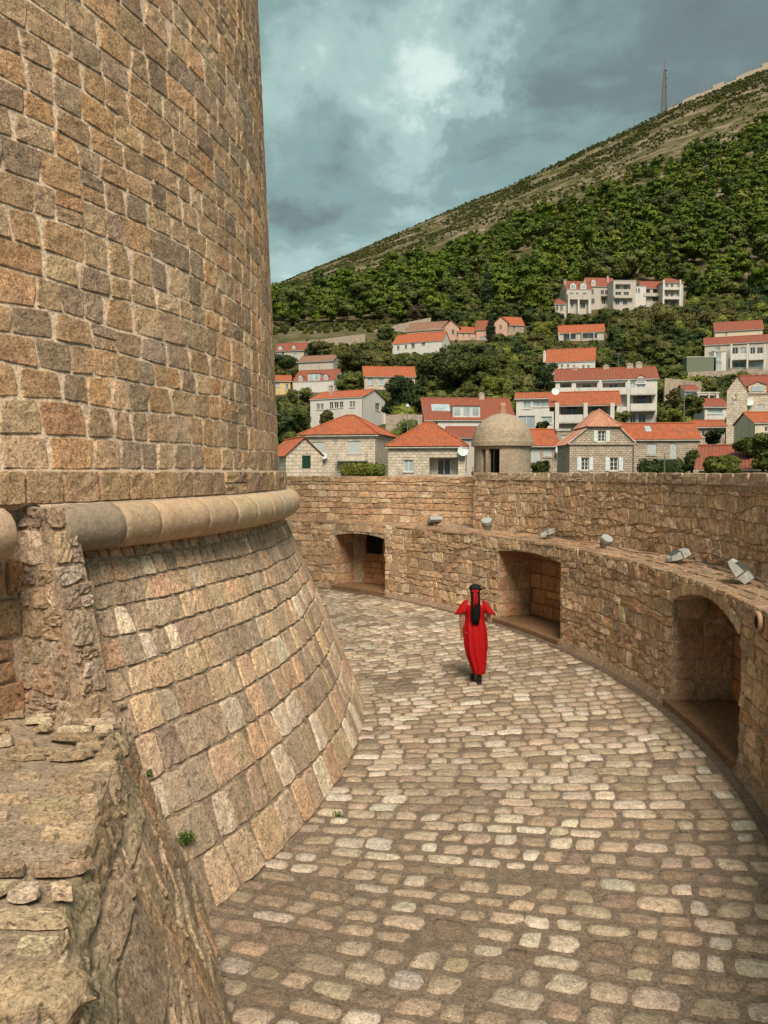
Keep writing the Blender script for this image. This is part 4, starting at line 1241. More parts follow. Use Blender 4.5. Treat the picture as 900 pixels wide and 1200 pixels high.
def house(name, label, x0, x1, ve, vb, Y, yaw, depth, wall, roof, rmat, vr=None, wins=(), extra=None, over=.35, ridge=None, gparts=(), zdrop=0, rise=None):
    """front facade spans photo columns x0..x1, eave line at ve, foot at vb, at distance Y (left corner); yaw turns the right end away"""
    yw = radians(yaw)
    d0 = ray(x0, ve); p0 = Vector(CP + d0 * (Y / d0[1]))
    ex = Vector((cos(yw), sin(yw), 0)); ey = Vector((-sin(yw), cos(yw), 0))
    r1 = (x1 - 450) / 900.0
    # p0.x + t*ex.x = r1 * (p0.y + t*ex.y)
    t = (r1 * p0.y - p0.x) / (ex.x - r1 * ex.y); w = t
    zb = P(x0, vb, Y).z
    mid = p0 + ex * w / 2 + ey * depth / 2
    zb = min(zb, terr(mid.x, mid.y) - .5, terr(p0.x, p0.y) - .5) - 1.0
    ze = p0.z - zb
    root = thing(name, label, 'house', (p0.x, p0.y, zb), yw)
    FOOT.append((x0 - 1, x1 + 2, (vr or ve) - 2, vb, Y))
    def loc(u, v, face='F'):
        d = Vector(ray(u, v))
        if face == 'F': n, q = ey, p0
        elif face == 'R': n, q = ex, p0 + ex * w
        else: n, q = ex, p0
        tt = (q - Vector(CP)).dot(n) / d.dot(n); p = Vector(CP) + d * tt
        rel = p - Vector((p0.x, p0.y, zb))
        return (rel.dot(ex) if face == 'F' else rel.dot(ey)), rel.z
    holes = {'F': [], 'R': [], 'L': []}
    wl = []
    for W in wins:
        face = 'F'; W = list(W)
        if W[0] in ('F', 'R', 'L'): face = W.pop(0)
        a, b, c, d = W[:4]; kind = W[4] if len(W) > 4 else 'win'
        xa, za = loc(a, d, face); xb, zb_ = loc(b, c, face)
        if xa > xb: xa, xb = xb, xa
        lim = w if face == 'F' else depth
        xa, xb = max(.05, xa), min(lim - .05, xb)
        if xb - xa < .1: continue
        zt = min(zb_, ze - .04) if kind != 'gablewin' else zb_
        if kind == 'gablewin': wl.append((face, xa, xb, za, zb_, kind)); continue
        holes[face].append((xa, xb, za, zt)); wl.append((face, xa, xb, za, zt, kind))
    mb = MB()
    facade(mb, (0, 0, 0), (1, 0, 0), (0, -1, 0), w, 0, ze, holes['F'])
    facade(mb, (w, 0, 0), (0, 1, 0), (1, 0, 0), depth, 0, ze, holes['R'])
    facade(mb, (0, 0, 0), (0, 1, 0), (-1, 0, 0), depth, 0, ze, holes['L'])
    mb.quad((0, depth, 0), (w, depth, 0), (w, depth, ze), (0, depth, ze))
    # roof rise from the ridge line in the photograph
    if rise is None:
        if vr is None: rise = 0.6
        else:
            off = depth / 2 if roof in ('gable', 'hip') else 0
            q = p0 + ex * w / 2 + ey * off
            rise = P(450, vr, q.y).z - p0.z
            rise = max(.3, rise)
    if roof == 'gable':
        for x in (0, w): mb.add([(x, 0, ze), (x, depth, ze), (x, depth / 2, ze + rise)], [(0, 1, 2)], [[(0, ze), (depth, ze), (depth / 2, ze + rise)]])
    if roof == 'gabley':
        for y in (0, depth): mb.add([(0, y, ze), (w, y, ze), (w / 2, y, ze + rise)], [(0, 1, 2)], [[(0, ze), (w, ze), (w / 2, ze + rise)]])
    if roof == 'shed':
        for x in (0, w): mb.add([(x, 0, ze), (x, depth, ze), (x, depth, ze + rise)], [(0, 1, 2)], [[(0, ze), (depth, ze), (depth, ze + rise)]])
    wo = mb.build('wall', wall, root)
    rb = MB(); s = over
    pt = .27 if Y < 110 else .5
    am = .055 if Y < 110 else .09
    zt = ze + .04
    if roof == 'gable':
        k = rise / (depth / 2) * s
        tplane(rb, (-s, -s, zt - k), (w + s, -s, zt - k), (-s, depth / 2, zt + rise), (w + s, depth / 2, zt + rise), pt, am)
        tplane(rb, (w + s, depth + s, zt - k), (-s, depth + s, zt - k), (w + s, depth / 2, zt + rise), (-s, depth / 2, zt + rise), pt, am)
        rb.tube([(-s, depth / 2, zt + rise + .05), (w + s, depth / 2, zt + rise + .05)], .11, 6)
    elif roof == 'gabley':
        k = rise / (w / 2) * s
        tplane(rb, (-s, depth + s, zt - k), (-s, -s, zt - k), (w / 2, depth + s, zt + rise), (w / 2, -s, zt + rise), pt, am)
        tplane(rb, (w + s, -s, zt - k), (w + s, depth + s, zt - k), (w / 2, -s, zt + rise), (w / 2, depth + s, zt + rise), pt, am)
        rb.tube([(w / 2, -s, zt + rise + .05), (w / 2, depth + s, zt + rise + .05)], .11, 6)
    elif roof == 'hip':
        rl = ridge if ridge is not None else .3
        hx = w * (1 - rl) / 2; k = rise / (depth / 2) * s * .7
        A = (-s, -s, zt - k); Bp = (w + s, -s, zt - k); C_ = (w + s, depth + s, zt - k); D = (-s, depth + s, zt - k)
        R0 = (hx, depth / 2, zt + rise); R1 = (w - hx, depth / 2, zt + rise)
        tplane(rb, A, Bp, R0, R1, pt, am); tplane(rb, Bp, C_, R1, R1, pt, am); tplane(rb, C_, D, R1, R0, pt, am); tplane(rb, D, A, R0, R0, pt, am)
        for a_, b_ in ((A, R0), (Bp, R1), (R0, R1), (C_, R1), (D, R0)): rb.tube([Vector(a_) + Vector((0, 0, .06)), Vector(b_) + Vector((0, 0, .06))], .10, 6)
    elif roof == 'shed':
        tplane(rb, (-s, -s, zt - .1), (w + s, -s, zt - .1), (-s, depth + s, zt + rise), (w + s, depth + s, zt + rise), pt, am)
    elif roof == 'flat':
        rb.box(-.1, w + .1, -.1, depth + .1, ze, ze + .25)
    ro = rb.build('roof', rmat, root)
    if roof != 'flat':
        eb = MB(); eb.box(-s + .03, w + s - .03, -s + .03, -s + .11, zt - (rise / (depth / 2) * s if roof == 'gable' else .22) - .12, zt - (rise / (depth / 2) * s if roof == 'gable' else .22) - .005)
        if roof in ('gable', 'hip', 'shed'): eb.build('gutter', M_SLAB if Y < 110 else M_FRAME, ro)
    for (face, xa, xb, za, zb_, kind) in wl: window(root, face, xa, xb, za, zb_, kind, w, depth)
    info = dict(root=root, w=w, ze=ze, rise=rise, depth=depth, loc=loc, zt=zt, roof=ro, wall=wo, Y=Y)
    if extra: extra(info)
    return info
def window(root, face, xa, xb, za, zb_, kind, w, depth):
    """frame part with pane and shutters as its sub-parts, set in the reveal"""
    if face == 'F': T = Matrix(((1, 0, 0, 0), (0, 1, 0, 0), (0, 0, 1, 0), (0, 0, 0, 1)))
    elif face == 'R': T = Matrix(((0, -1, 0, w), (1, 0, 0, 0), (0, 0, 1, 0), (0, 0, 0, 1)))
    else: T = Matrix(((0, 1, 0, 0), (1, 0, 0, 0), (0, 0, 1, 0), (0, 0, 0, 1)))
    W, H = xb - xa, zb_ - za
    B = lambda mb, a, b, c, d, e, f: mb.box(a, b, c, d, e, f, T)
    if kind in ('win', 'bright', 'door', 'shut', 'small', 'gablewin', 'green', 'sideshut'):
        yo = 0 if kind != 'gablewin' else -.2
        mb = MB(); t = .07
        y0, y1 = .10 + yo, .16 + yo
        B(mb, xa, xb, y0, y1, za, za + t); B(mb, xa, xb, y0, y1, zb_ - t, zb_)
        B(mb, xa, xa + t, y0 - .002, y1 - .002, za + t, zb_ - t); B(mb, xb - t, xb, y0 - .002, y1 - .002, za + t, zb_ - t)
        if W > .5: B(mb, (xa + xb) / 2 - .035, (xa + xb) / 2 + .035, y0 - .003, y1 - .003, za + t, zb_ - t)
        if kind == 'sideshut':
            for q in (1, 2): B(mb, xa + t, xb - t, y0 + .01, y1 - .01, za + H * q / 3 - .02, za + H * q / 3 + .02)
        f = mb.build('window', M_FRAME if kind != 'green' else M_GSHUT, root)
        mb = MB(); B(mb, xa + .01, xb - .01, y1 + .004, y1 + .03, za + .01, zb_ - .01)
        mb.build('pane', {'bright': M_PANEL, 'shut': M_SHUT, 'green': M_GSHUT}.get(kind, M_PANE), f)
        if kind == 'shut':
            n = max(4, int(H / .12))
            mb = MB()
            for q in range(n): B(mb, xa + .06, xb - .06, .05, .08, za + .06 + (H - .12) * q / n, za + .06 + (H - .12) * (q + .6) / n)
            mb.build('shutter', M_SHUT, f)
        if kind == 'green':
            for q in range(4):
                mb = MB(); B(mb, xa + W * q / 4 + .02, xa + W * (q + 1) / 4 - .02, .03, .07, za + .05, zb_ - .05); mb.build('board', M_GSHUT, f)
        if kind == 'sideshut':
            for sg in (0, 1):
                a_ = xa - W * .5 - .04 if sg == 0 else xb + .04
                mb = MB(); B(mb, a_, a_ + W * .5, -.07, -.03, za - .03, zb_ + .03)
                for q in range(3): B(mb, a_ + .05, a_ + W * .5 - .05, -.085, -.071, za + H * q / 3 + .04, za + H * (q + 1) / 3 - .04)
                mb.build('shutter', M_SHUT, f)
        if kind in ('win', 'bright', 'shut', 'sideshut', 'small'):
            mb = MB(); B(mb, xa - .1, xb + .1, -.08, .0, za - .12, za - .004); mb.build('sill', M_SLAB, f)
    elif kind == 'loggia':
        # room open to the front: dark back wall with glazed doors
        mb = MB(); D = 1.5
        B(mb, xa - .15, xb + .15, D, D + .1, za - .1, zb_ + .1); B(mb, xa - .15, xa - .003, .225, D, za - .1, zb_ + .1); B(mb, xb + .003, xb + .15, .225, D, za - .1, zb_ + .1)
        B(mb, xa - .15, xb + .15, .225, D, zb_ + .003, zb_ + .1); B(mb, xa - .15, xb + .15, .225, D, za - .1, za - .003)
        f = mb.build('loggia', M_OFF, root)
        n = max(1, int(W / 2.2))
        mb = MB()
        for q in range(n):
            c = xa + W * (q + .5) / n; B(mb, c - .7, c + .7, D - .06, D - .003, za + .02, za + H * .86)
        mb.build('pane', M_PANE, f)
        mb = MB()
        for q in range(n):
            c = xa + W * (q + .5) / n
            for xx in (-.7, -.03, .64): B(mb, c + xx, c + xx + .06, D - .09, D - .062, za + .02, za + H * .86)
        mb.build('frame', M_FRAME, f)
def chimney(I, u, v0, v1, y=.5, s=.3, mat=None):
    xa, z1 = I['loc'](u, v0); _, z0 = I['loc'](u, v1)
    dl = I['depth'] * y
    k = 1 + dl / I['Y']; z1 = z1 + (z1 - (CAMZ - I['root'].location.z)) * (k - 1); xa *= 1
    mb = MB(); mb.box(xa - s, xa + s, dl - s, dl + s, I['ze'] + .1, z1 - .12); mb.box(xa - s - .07, xa + s + .07, dl - s - .07, dl + s + .07, z1 - .12, z1)
    mb.box(xa - s * .5, xa + s * .5, dl - s * .5, dl + s * .5, z1, z1 + .18)
    mb.build('chimney', mat or M_BRICK, I['root'])
def dormer(I, u0, u1, v0, v1, y=.8, wall=None, rm=None, bright=True, flat=False):
    """box dormer on the front slope, gabled"""
    xa, zt = I['loc'](u0, v0); xb, zb = I['loc'](u1, v1)
    y = max(-.12, (zb - I['ze']) / (I['rise'] / (I['depth'] / 2)) - .1)
    mb = MB(); h = (zt - zb); g = 0 if flat else h * .28
    mb.box(xa, xb, y, y + 2.6, zb, zt - g)
    if not flat: mb.add([(xa, y, zt - g), (xb, y, zt - g), ((xa + xb) / 2, y, zt)], [(0, 1, 2)])
    d = mb.build('dormer', wall or M_WHITE, I['root'])
    rb = MB(); c = (xa + xb) / 2
    if flat: rb.box(xa - .1, xb + .1, y - .15, y + 2.6, zt + .003, zt + .10)
    else:
        for sg in (-1, 1):
            e = c + sg * ((xb - xa) / 2 + .12)
            rb.quad((e, y - .12, zt - g - .04), (c, y - .12, zt + .05), (c, y + 2.6, zt + .05), (e, y + 2.6, zt - g - .04))
    rb.build('dormer_roof', rm or I['roof'].data.materials[0], d)
    n = max(1, int((xb - xa) / 1.5)); ww = (xb - xa) / n
    for q in range(n):
        m_ = MB(); a = xa + ww * q + ww * .18; b = xa + ww * (q + 1) - ww * .18
        m_.box(a, b, y - .05, y - .004, zb + h * .2, zt - g - h * .08)
        m_.build('dormer_window', M_PANEL if bright else M_PANE, d)
def balcony(I, u0, u1, v0, v1, out=1.3, kind='solid', vtop=None, mat=None):
    """slab at v1, parapet up to v0"""
    xa, zt = I['loc'](u0, v0); xb, zb = I['loc'](u1, v1)
    mb = MB(); mb.box(xa, xb, -out, -.004, zb - .05, zb + .14)
    b = mb.build('balcony', M_SLAB, I['root'])
    mb = MB()
    if kind == 'solid':
        mb.box(xa, xb, -out - .004, -out + .1, zb + .143, zt); mb.box(xa, xa + .1, -out + .103, -.006, zb + .143, zt); mb.box(xb - .1, xb, -out + .103, -.006, zb + .143, zt)
        mb.build('parapet', mat or M_WHITE, b)
    else:
        mb.box(xa, xb, -out, -out + .05, zt - .05, zt)
        n = max(3, int((xb - xa) / .16))
        for i in range(n + 1):
            x = xa + .02 + (xb - xa - .06) * i / n; mb.box(x, x + .025, -out + .01, -out + .035, zb + .143, zt - .052)
        for x in (xa, xb - .05): mb.box(x, x + .05, -out + .053, -.006, zt - .05, zt)
        mb.build('railing', M_METAL if mat is None else mat, b)
def column(I, u, v0, v1, out=1.25, s=.16, mat=None):
    xa, zt = I['loc'](u, v0); _, zb = I['loc'](u, v1)
    mb = MB(); mb.box(xa - s, xa + s, -out - s, -out + s, zb, zt); mb.build('column', mat or M_WHITE, I['root'])
def dish(I, u, v, r, face='F'):
    x, z = I['loc'](u, v, 'F')
    mb = MB(); vs = []; fs = []
    n = 16; T = Matrix.Translation((x, -.45, z)) @ Matrix.Rotation(radians(70), 4, 'X') @ Matrix.Rotation(radians(10), 4, 'Y')
    for j in range(4):
        rr = r * j / 3
        for k in range(n): vs.append(tuple(T @ Vector((rr * cos(2 * pi * k / n), rr * sin(2 * pi * k / n), -.18 * r + .18 * r * (rr / r) ** 2))))
    for j in range(3):
        for k in range(n): fs.append((j * n + k, j * n + (k + 1) % n, (j + 1) * n + (k + 1) % n, (j + 1) * n + k))
    mb.add(vs, fs); mb.tube([(x, -.4, z), (x, 0, z - .2)], .03, 6)
    mb.tube([(x, -.5, z - r * .7), (x, -.5 - r * .6, z - r * .1)], .015, 5); mb.build('satellite_dish', M_DISH, I['root'])
def pipe(I, u, v0, v1, y=-.06):
    x, zt = I['loc'](u, v0); _, zb = I['loc'](u, v1)
    mb = MB(); mb.tube([(x, y, zt), (x, y, zb)], .05, 6); mb.build('downpipe', M_METAL, I['root'])
def skylight(I, u0, u1, v0, v1, y=.3, s=.05):
    # frame and glass lying on the front slope of a gable roof
    k = I['rise'] / (I['depth'] / 2); xa, _ = I['loc'](u0, v0); xb, _ = I['loc'](u1, v1)
    y0, y1 = I['depth'] / 2 * y, I['depth'] / 2 * (y + .32)
    z = lambda yy: I['zt'] + yy * k + .12
    mb = MB(); mb.add([(xa, y0, z(y0)), (xb, y0, z(y0)), (xb, y1, z(y1)), (xa, y1, z(y1)), (xa, y0, z(y0) - .15), (xb, y0, z(y0) - .15), (xb, y1, z(y1) - .15), (xa, y1, z(y1) - .15)], [(0, 1, 2, 3), (0, 4, 5, 1), (1, 5, 6, 2), (0, 3, 7, 4)])
    mb.build('skylight', M_PANEL, I['root'])

# -- near row -------------------------------------------------------
def ex(I): pipe(I, 378, 530, 552)
house('stone_outhouse', 'small stone gabled house with a green shuttered door beside the tower edge', 335, 378, 533, 560, 62, 20, 7, M_STONEL, 'gabley', T_ORG, 513, [(354, 364, 523, 549, 'green')] , over=.18)
def ex(I):
    balcony(I, 396, 431, 531.5, 540, 1.1, 'rail', mat=M_FRAME); pipe(I, 440.5, 511, 552); dish(I, 381, 534, .42)
house('stone_villa', 'two storey pale stone villa with an orange hip roof and a small balcony', 353, 441, 509, 575, 90, -14, 9.5, M_STONEL, 'hip', T_ORG, 487.5,
      [(366, 380, 518, 531, 'shut'), (407, 423, 517, 531.5, 'shut'), (408, 422, 541, 552, 'win')], ex, ridge=.12)
def ex(I): dish(I, 542.5, 528.5, .55); pipe(I, 546.5, 522, 553)
house('cream_villa', 'cream stone villa with a bright orange hip roof left of the sentry turret', 455, 545, 522, 575, 80, -6, 8.5, M_STONEL, 'hip', T_ORG, 496,
      [(473, 484.5, 539, 553, 'bright'), (503, 537, 536, 556, 'loggia'), ], ex, ridge=.10)
house('low_annex', 'low red tiled roof half hidden behind the orange roof of the cream villa', 528, 568, 512, 540, 96, 0, 7, M_OFF, 'gable', T_RED, 501)
# -- white house and neighbours -------------------------------------
def ex(I): chimney(I, 379, 452, 462, .3, .3); pipe(I, 425, 468, 495)
house('white_house', 'plain white two storey house with an orange gable roof behind the stone villa', 363.5, 425, 468, 505, 150, -28, 9.0, M_WHITE, 'gable', T_ORG, 458.5,
      [(371, 374.5, 473, 480), (375.5, 379, 473, 480), (386, 390.5, 471, 479), (391.5, 396.5, 471, 478.5), (397.5, 402, 470.5, 478), (409.5, 412.5, 470, 477.5), (413, 416, 470, 477.5), ('R', 440, 445, 473, 481, 'win')], ex, over=.2)
house('white_shed', 'little white gabled outbuilding right of the plain white house', 446, 455, 487, 505, 152, -10, 5, M_WHITE, 'gabley', T_OLD, 481)
def ex(I):
    dormer(I, 350, 354.5, 439, 447, 1.2); dormer(I, 361, 375, 438, 446, 1.2, flat=True); dormer(I, 379, 384, 438, 445, 1.2)
house('dormer_house', 'long white house with three white dormers in its red roof', 343, 392, 447, 463, 190, -16, 9, M_WHITE, 'gable', T_RED, 434, [('R', 396, 399, 443, 448, 'small')], ex, over=.15)
house('yellow_house', 'yellow house with an orange roof at the left next to the tower edge', 318, 341, 446, 466, 186, 6, 8, M_YEL, 'gable', T_ORG, 440.5, [(335, 338, 450, 456, 'win'), (322, 328, 448, 453, 'bright')])
house('stone_cottage', 'pale stone cottage with a long orange roof above the dark trees', 427, 486, 440.5, 458, 190, 4, 9, M_STONEL, 'gable', T_ORG, 430, [(431, 437, 443, 451, 'bright'), (443, 450, 443, 451, 'bright'), (457, 462, 443, 450, 'win'), (470, 475, 442, 449)])
house('long_shed', 'long low building with a faded brown roof in the trees', 350, 391, 424, 432, 210, -18, 6, M_OFF, 'gable', T_OLD, 417)
def ex(I): dormer(I, 326, 330.5, 405, 410, 1.0); dormer(I, 342, 345.5, 404, 409, 1.0)
house('terrace_house', 'small house with a dark red roof and white dormers at the upper left', 322, 357, 411, 421, 230, -10, 8, M_OFF, 'gable', T_RED, 402.5, [(330, 333, 413, 418), (344, 348, 414, 419, 'bright')], ex)
house('long_white_house', 'long low white house with an orange roof on the upper slope', 460, 517, 403, 414, 240, -24, 8, M_WHITE, 'gable', T_ORG, 391, [(465, 468, 405, 410), (474, 477, 404, 409), (482, 486, 402, 408), (494, 498, 399.5, 405)], over=.2)
house('pink_block', 'flat fronted pink and white block with ribbon windows on the upper slope', 477, 519, 388, 398, 262, -20, 9, M_PINK, 'gable', T_OLD, 378, [(482, 497, 386, 388.8, 'win'), (500, 515, 383.5, 386, 'win')])
house('pink_house', 'salmon pink gabled house on the upper slope', 519, 537, 384, 400, 258, -16, 10, M_PINK, 'gabley', T_RED, 375, [(529, 532.5, 386, 392, 'win')])
house('pink_house', 'pink row house with orange roof and pale blue shutters', 537, 557, 389, 403, 256, 8, 8, M_PINK, 'gable', T_ORG, 383.5, [(542, 544, 391, 395), (549, 551, 391, 395), (551.5, 555.5, 396, 402, 'bright')])
house('pink_house', 'tall pink house with a red roof beside the big cypress', 558, 571, 386, 402, 256, -12, 8, M_PINK, 'gable', T_RED, 376, [(562, 565, 395, 400, 'bright'), (566, 569, 394, 399, 'bright')])
house('salmon_house', 'salmon gabled house with an orange side roof right of the big cypress', 579, 593, 378, 392, 262, -14, 9, M_PINK, 'gabley', T_RED, 370.5, [(585, 588, 381, 386)])
house('brick_house', 'small dark brick house with an orange roof right of the salmon one', 594, 612, 380, 391, 264, 10, 7, M_ROUGH, 'gable', T_ORG, 372, [(601, 604, 382, 386)])
def ex(I):
    for u in (655, 668, 682, 696): column(I, u, 390, 398, .6, .12)
house('low_pergola_house', 'long low house with an orange roof and white posts among bushes', 655, 705, 390, 399, 252, -12, 7, M_OFF, 'gable', T_ORG, 381, [(660, 675, 391.5, 398, 'win'), (680, 700, 391, 397, 'win')], ex)
# -- upper row of villas --------------------------------------------
house('small_villa', 'little pale villa with a red roof at the left foot of the upper row', 650, 661, 356, 369, 290, 0, 7, M_OFF, 'hip', T_RED, 351, [(651.5, 654.5, 358, 364), (656.5, 659.5, 358, 364)])
def ex(I):
    for u in (668, 680): dormer(I, u, u + 7, 331, 339, .5)
    balcony(I, 664, 690, 345.5, 352, 1.5, 'solid', mat=M_OFF)
    for u in (665, 676.5, 689): column(I, u, 352, 368, 1.4, .3)
    for u in (664.5, 688): chimney(I, u, 328, 338, .3, .35)
house('mansard_villa', 'three storey pale villa with red mansard roof and dormers in the upper row', 664, 690, 338.5, 370, 292, 4, 9, M_OFF, 'gable', T_RED, 330, [(668, 671.5, 343, 350), (675, 678, 343, 350), (683, 687, 343, 350), (669, 672, 355, 360), (680, 686, 354, 361)], ex, over=.15)
def ex(I): dormer(I, 693, 698, 327, 335, .5); chimney(I, 715, 324, 332, .3, .35)
house('middle_villa', 'narrow pale villa with a creeper and red roof right of the mansard villa', 690.5, 718, 335, 364, 296, 4, 9, M_OFF, 'gable', T_RED, 326, [(693, 696, 339, 345), (704, 708, 340, 345), (709, 713, 340, 345), (704, 714, 347, 356, 'loggia'), (693, 697, 350, 356)], ex)
def ex(I): balcony(I, 719, 741, 346.5, 350, 1.2, 'solid', mat=M_OFF)
house('flat_roof_villa', 'pale flat roofed villa with a dark upper terrace in the upper row', 719, 741, 329, 362, 290, 2, 9, M_OFF, 'flat', M_SLAB, 328, [(721, 739, 333, 339, 'loggia'), (721, 728, 342, 348, 'win'), (731, 737, 342, 348, 'win'), (721, 726, 352, 357), (730, 735, 352, 357)], ex)
house('small_white_house', 'small white flat roofed house between the upper villas', 741.5, 753, 336, 352, 291, 0, 7, M_WHITE, 'flat', M_SLAB, 335, [(744, 746.5, 338, 343), (747.5, 750, 338, 343)])
def ex(I): balcony(I, 753, 774, 344, 348, 1.2, 'solid', mat=M_OFF)
house('red_roof_villa', 'villa with a plain red roof and shaded balcony left of the tall white block', 753.5, 774, 337, 356, 292, 2, 8, M_OFF, 'gable', T_RED, 330, [(755, 762, 338, 344, 'loggia'), (765, 773, 338, 344, 'loggia'), (765, 773, 348, 353, 'win')], ex)
def ex(I):
    for v in (337.5, 348.5): balcony(I, 776, 796, v, v + 3, 1.3, 'solid')
    for u in (776.3, 795.7): column(I, u, 329, 359, 1.2, .3)
house('balcony_block', 'tall narrow white block with stacked balconies at the right end of the upper row', 776, 796, 331, 360, 288, 0, 9, M_OFF, 'hip', T_RED, 326.5, [(780, 783, 333, 337), (786, 789, 333, 337), (780, 783, 343, 348), (786, 789, 343, 348), (778, 794, 351.5, 359, 'loggia')], ex)
# -- middle right ----------------------------------------------------
def ex(I): chimney(I, 638, 412, 424, .1, .3, M_WHITE)
house('white_cottage', 'white cottage with an orange roof and a stepped white terrace front', 640, 695, 424.5, 446, 180, -16, 9, M_WHITE, 'gable', T_ORG, 409, [(657, 660, 427, 431), (664, 667, 427, 431), (671, 674, 428, 432), (682, 685, 428, 432), (688, 691, 428, 432)], ex, over=.2)
def ex(I):
    for a, b in ((652, 671), (674, 700), (704, 734), (738, 768)):
        balcony(I, a, b, 455.5, 463, 1.4, 'solid')
    balcony(I, 704, 734, 478, 485, 1.4, 'solid'); balcony(I, 738, 768, 474, 482, 1.4, 'solid')
    for u in (703, 736): column(I, u, 447, 500, 1.3, .22)
    dormer(I, 745, 757, 440, 450, .6); 
    for u, a in ((674, 431), (712, 429), (741, 427), (752, 425)): chimney(I, u, a, 444, .5, .5)
house('terrace_apartments', 'long white terrace of apartments with rows of balconies and a red roof', 651, 768, 446, 503, 130, -13, 10, M_WHITE, 'gable', T_RED, 432,
      [(656, 670, 448, 458, 'loggia'), (675, 700, 448, 458, 'loggia'), (706, 733, 448, 458, 'loggia'), (738, 744, 448, 458, 'bright'), (746, 756, 449, 458, 'bright'), (719, 728, 464, 474, 'win'), (708, 717, 464, 474, 'win'), (742, 764, 462, 474, 'loggia'), (706, 733, 485, 500, 'loggia'), (748, 757, 485, 500, 'door'), (738, 745, 485, 500, 'win')], ex, over=.3)
mb = MB()
def ex(I):
    dormer(I, 610, 615, 467, 478, .6, flat=True)
house('white_annex', 'white house with an orange roof just right of the sentry turret dome', 605, 648, 467, 512, 118, -12, 8, M_WHITE, 'gable', T_ORG, 461, [(613, 622, 470, 479, 'bright'), (624, 643, 469, 477, 'bright'), (607, 627, 487, 503, 'bright'), (634, 647, 488, 497, 'bright')])
def ex(I):
    balcony(I, 652, 686, 487, 496, 1.2, 'solid')
    for u in (653, 686, 717): column(I, u, 473, 510, 1.15, .25)
    dish(I, 651, 459, .5)
house('loggia_house', 'house with a bright orange roof over a columned loggia', 651, 718, 473, 530, 100, -13, 8, M_OFF, 'gable', T_ORG, 460, [(657, 684, 474, 488, 'loggia'), (689, 712, 474, 490, 'loggia')], ex, over=.9)
def ex(I):
    dormer(I, 531, 563, 475.5, 489, 1.0, flat=True); skylight(I, 508, 530, 476, 482, .35); chimney(I, 571.5, 461, 472, .5, .45)
house('mansard_house', 'long white house with a red mansard roof and wide white dormer behind the turret', 499, 602, 491, 512, 130, 3, 12, M_WHITE, 'gable', T_RED, 467, [(510, 513, 494, 499)], ex)
def ex(I): dish(I, 655, 528, .5)
house('low_orange_house', 'low house with an orange roof between the sentry turret and the stone gable house', 618, 652, 521, 575, 84, 0, 6, M_ROUGH, 'gable', T_ORG, 504, [(622, 633, 526, 541, 'shut'), (637, 647, 526, 535, 'shut')], ex)
house('stone_gap_house', 'narrow rough stone facade with a small terrace left of the stone gable house', 652.5, 667, 505, 575, 86, 0, 6, M_ROUGH, 'flat', M_SLAB, 504, [(658, 664, 510, 520, 'shut'), (655, 663, 536, 543, 'win')])
# stone gable house with clipped gable
def ex(I):
    pipe(I, 742.5, 520, 553)
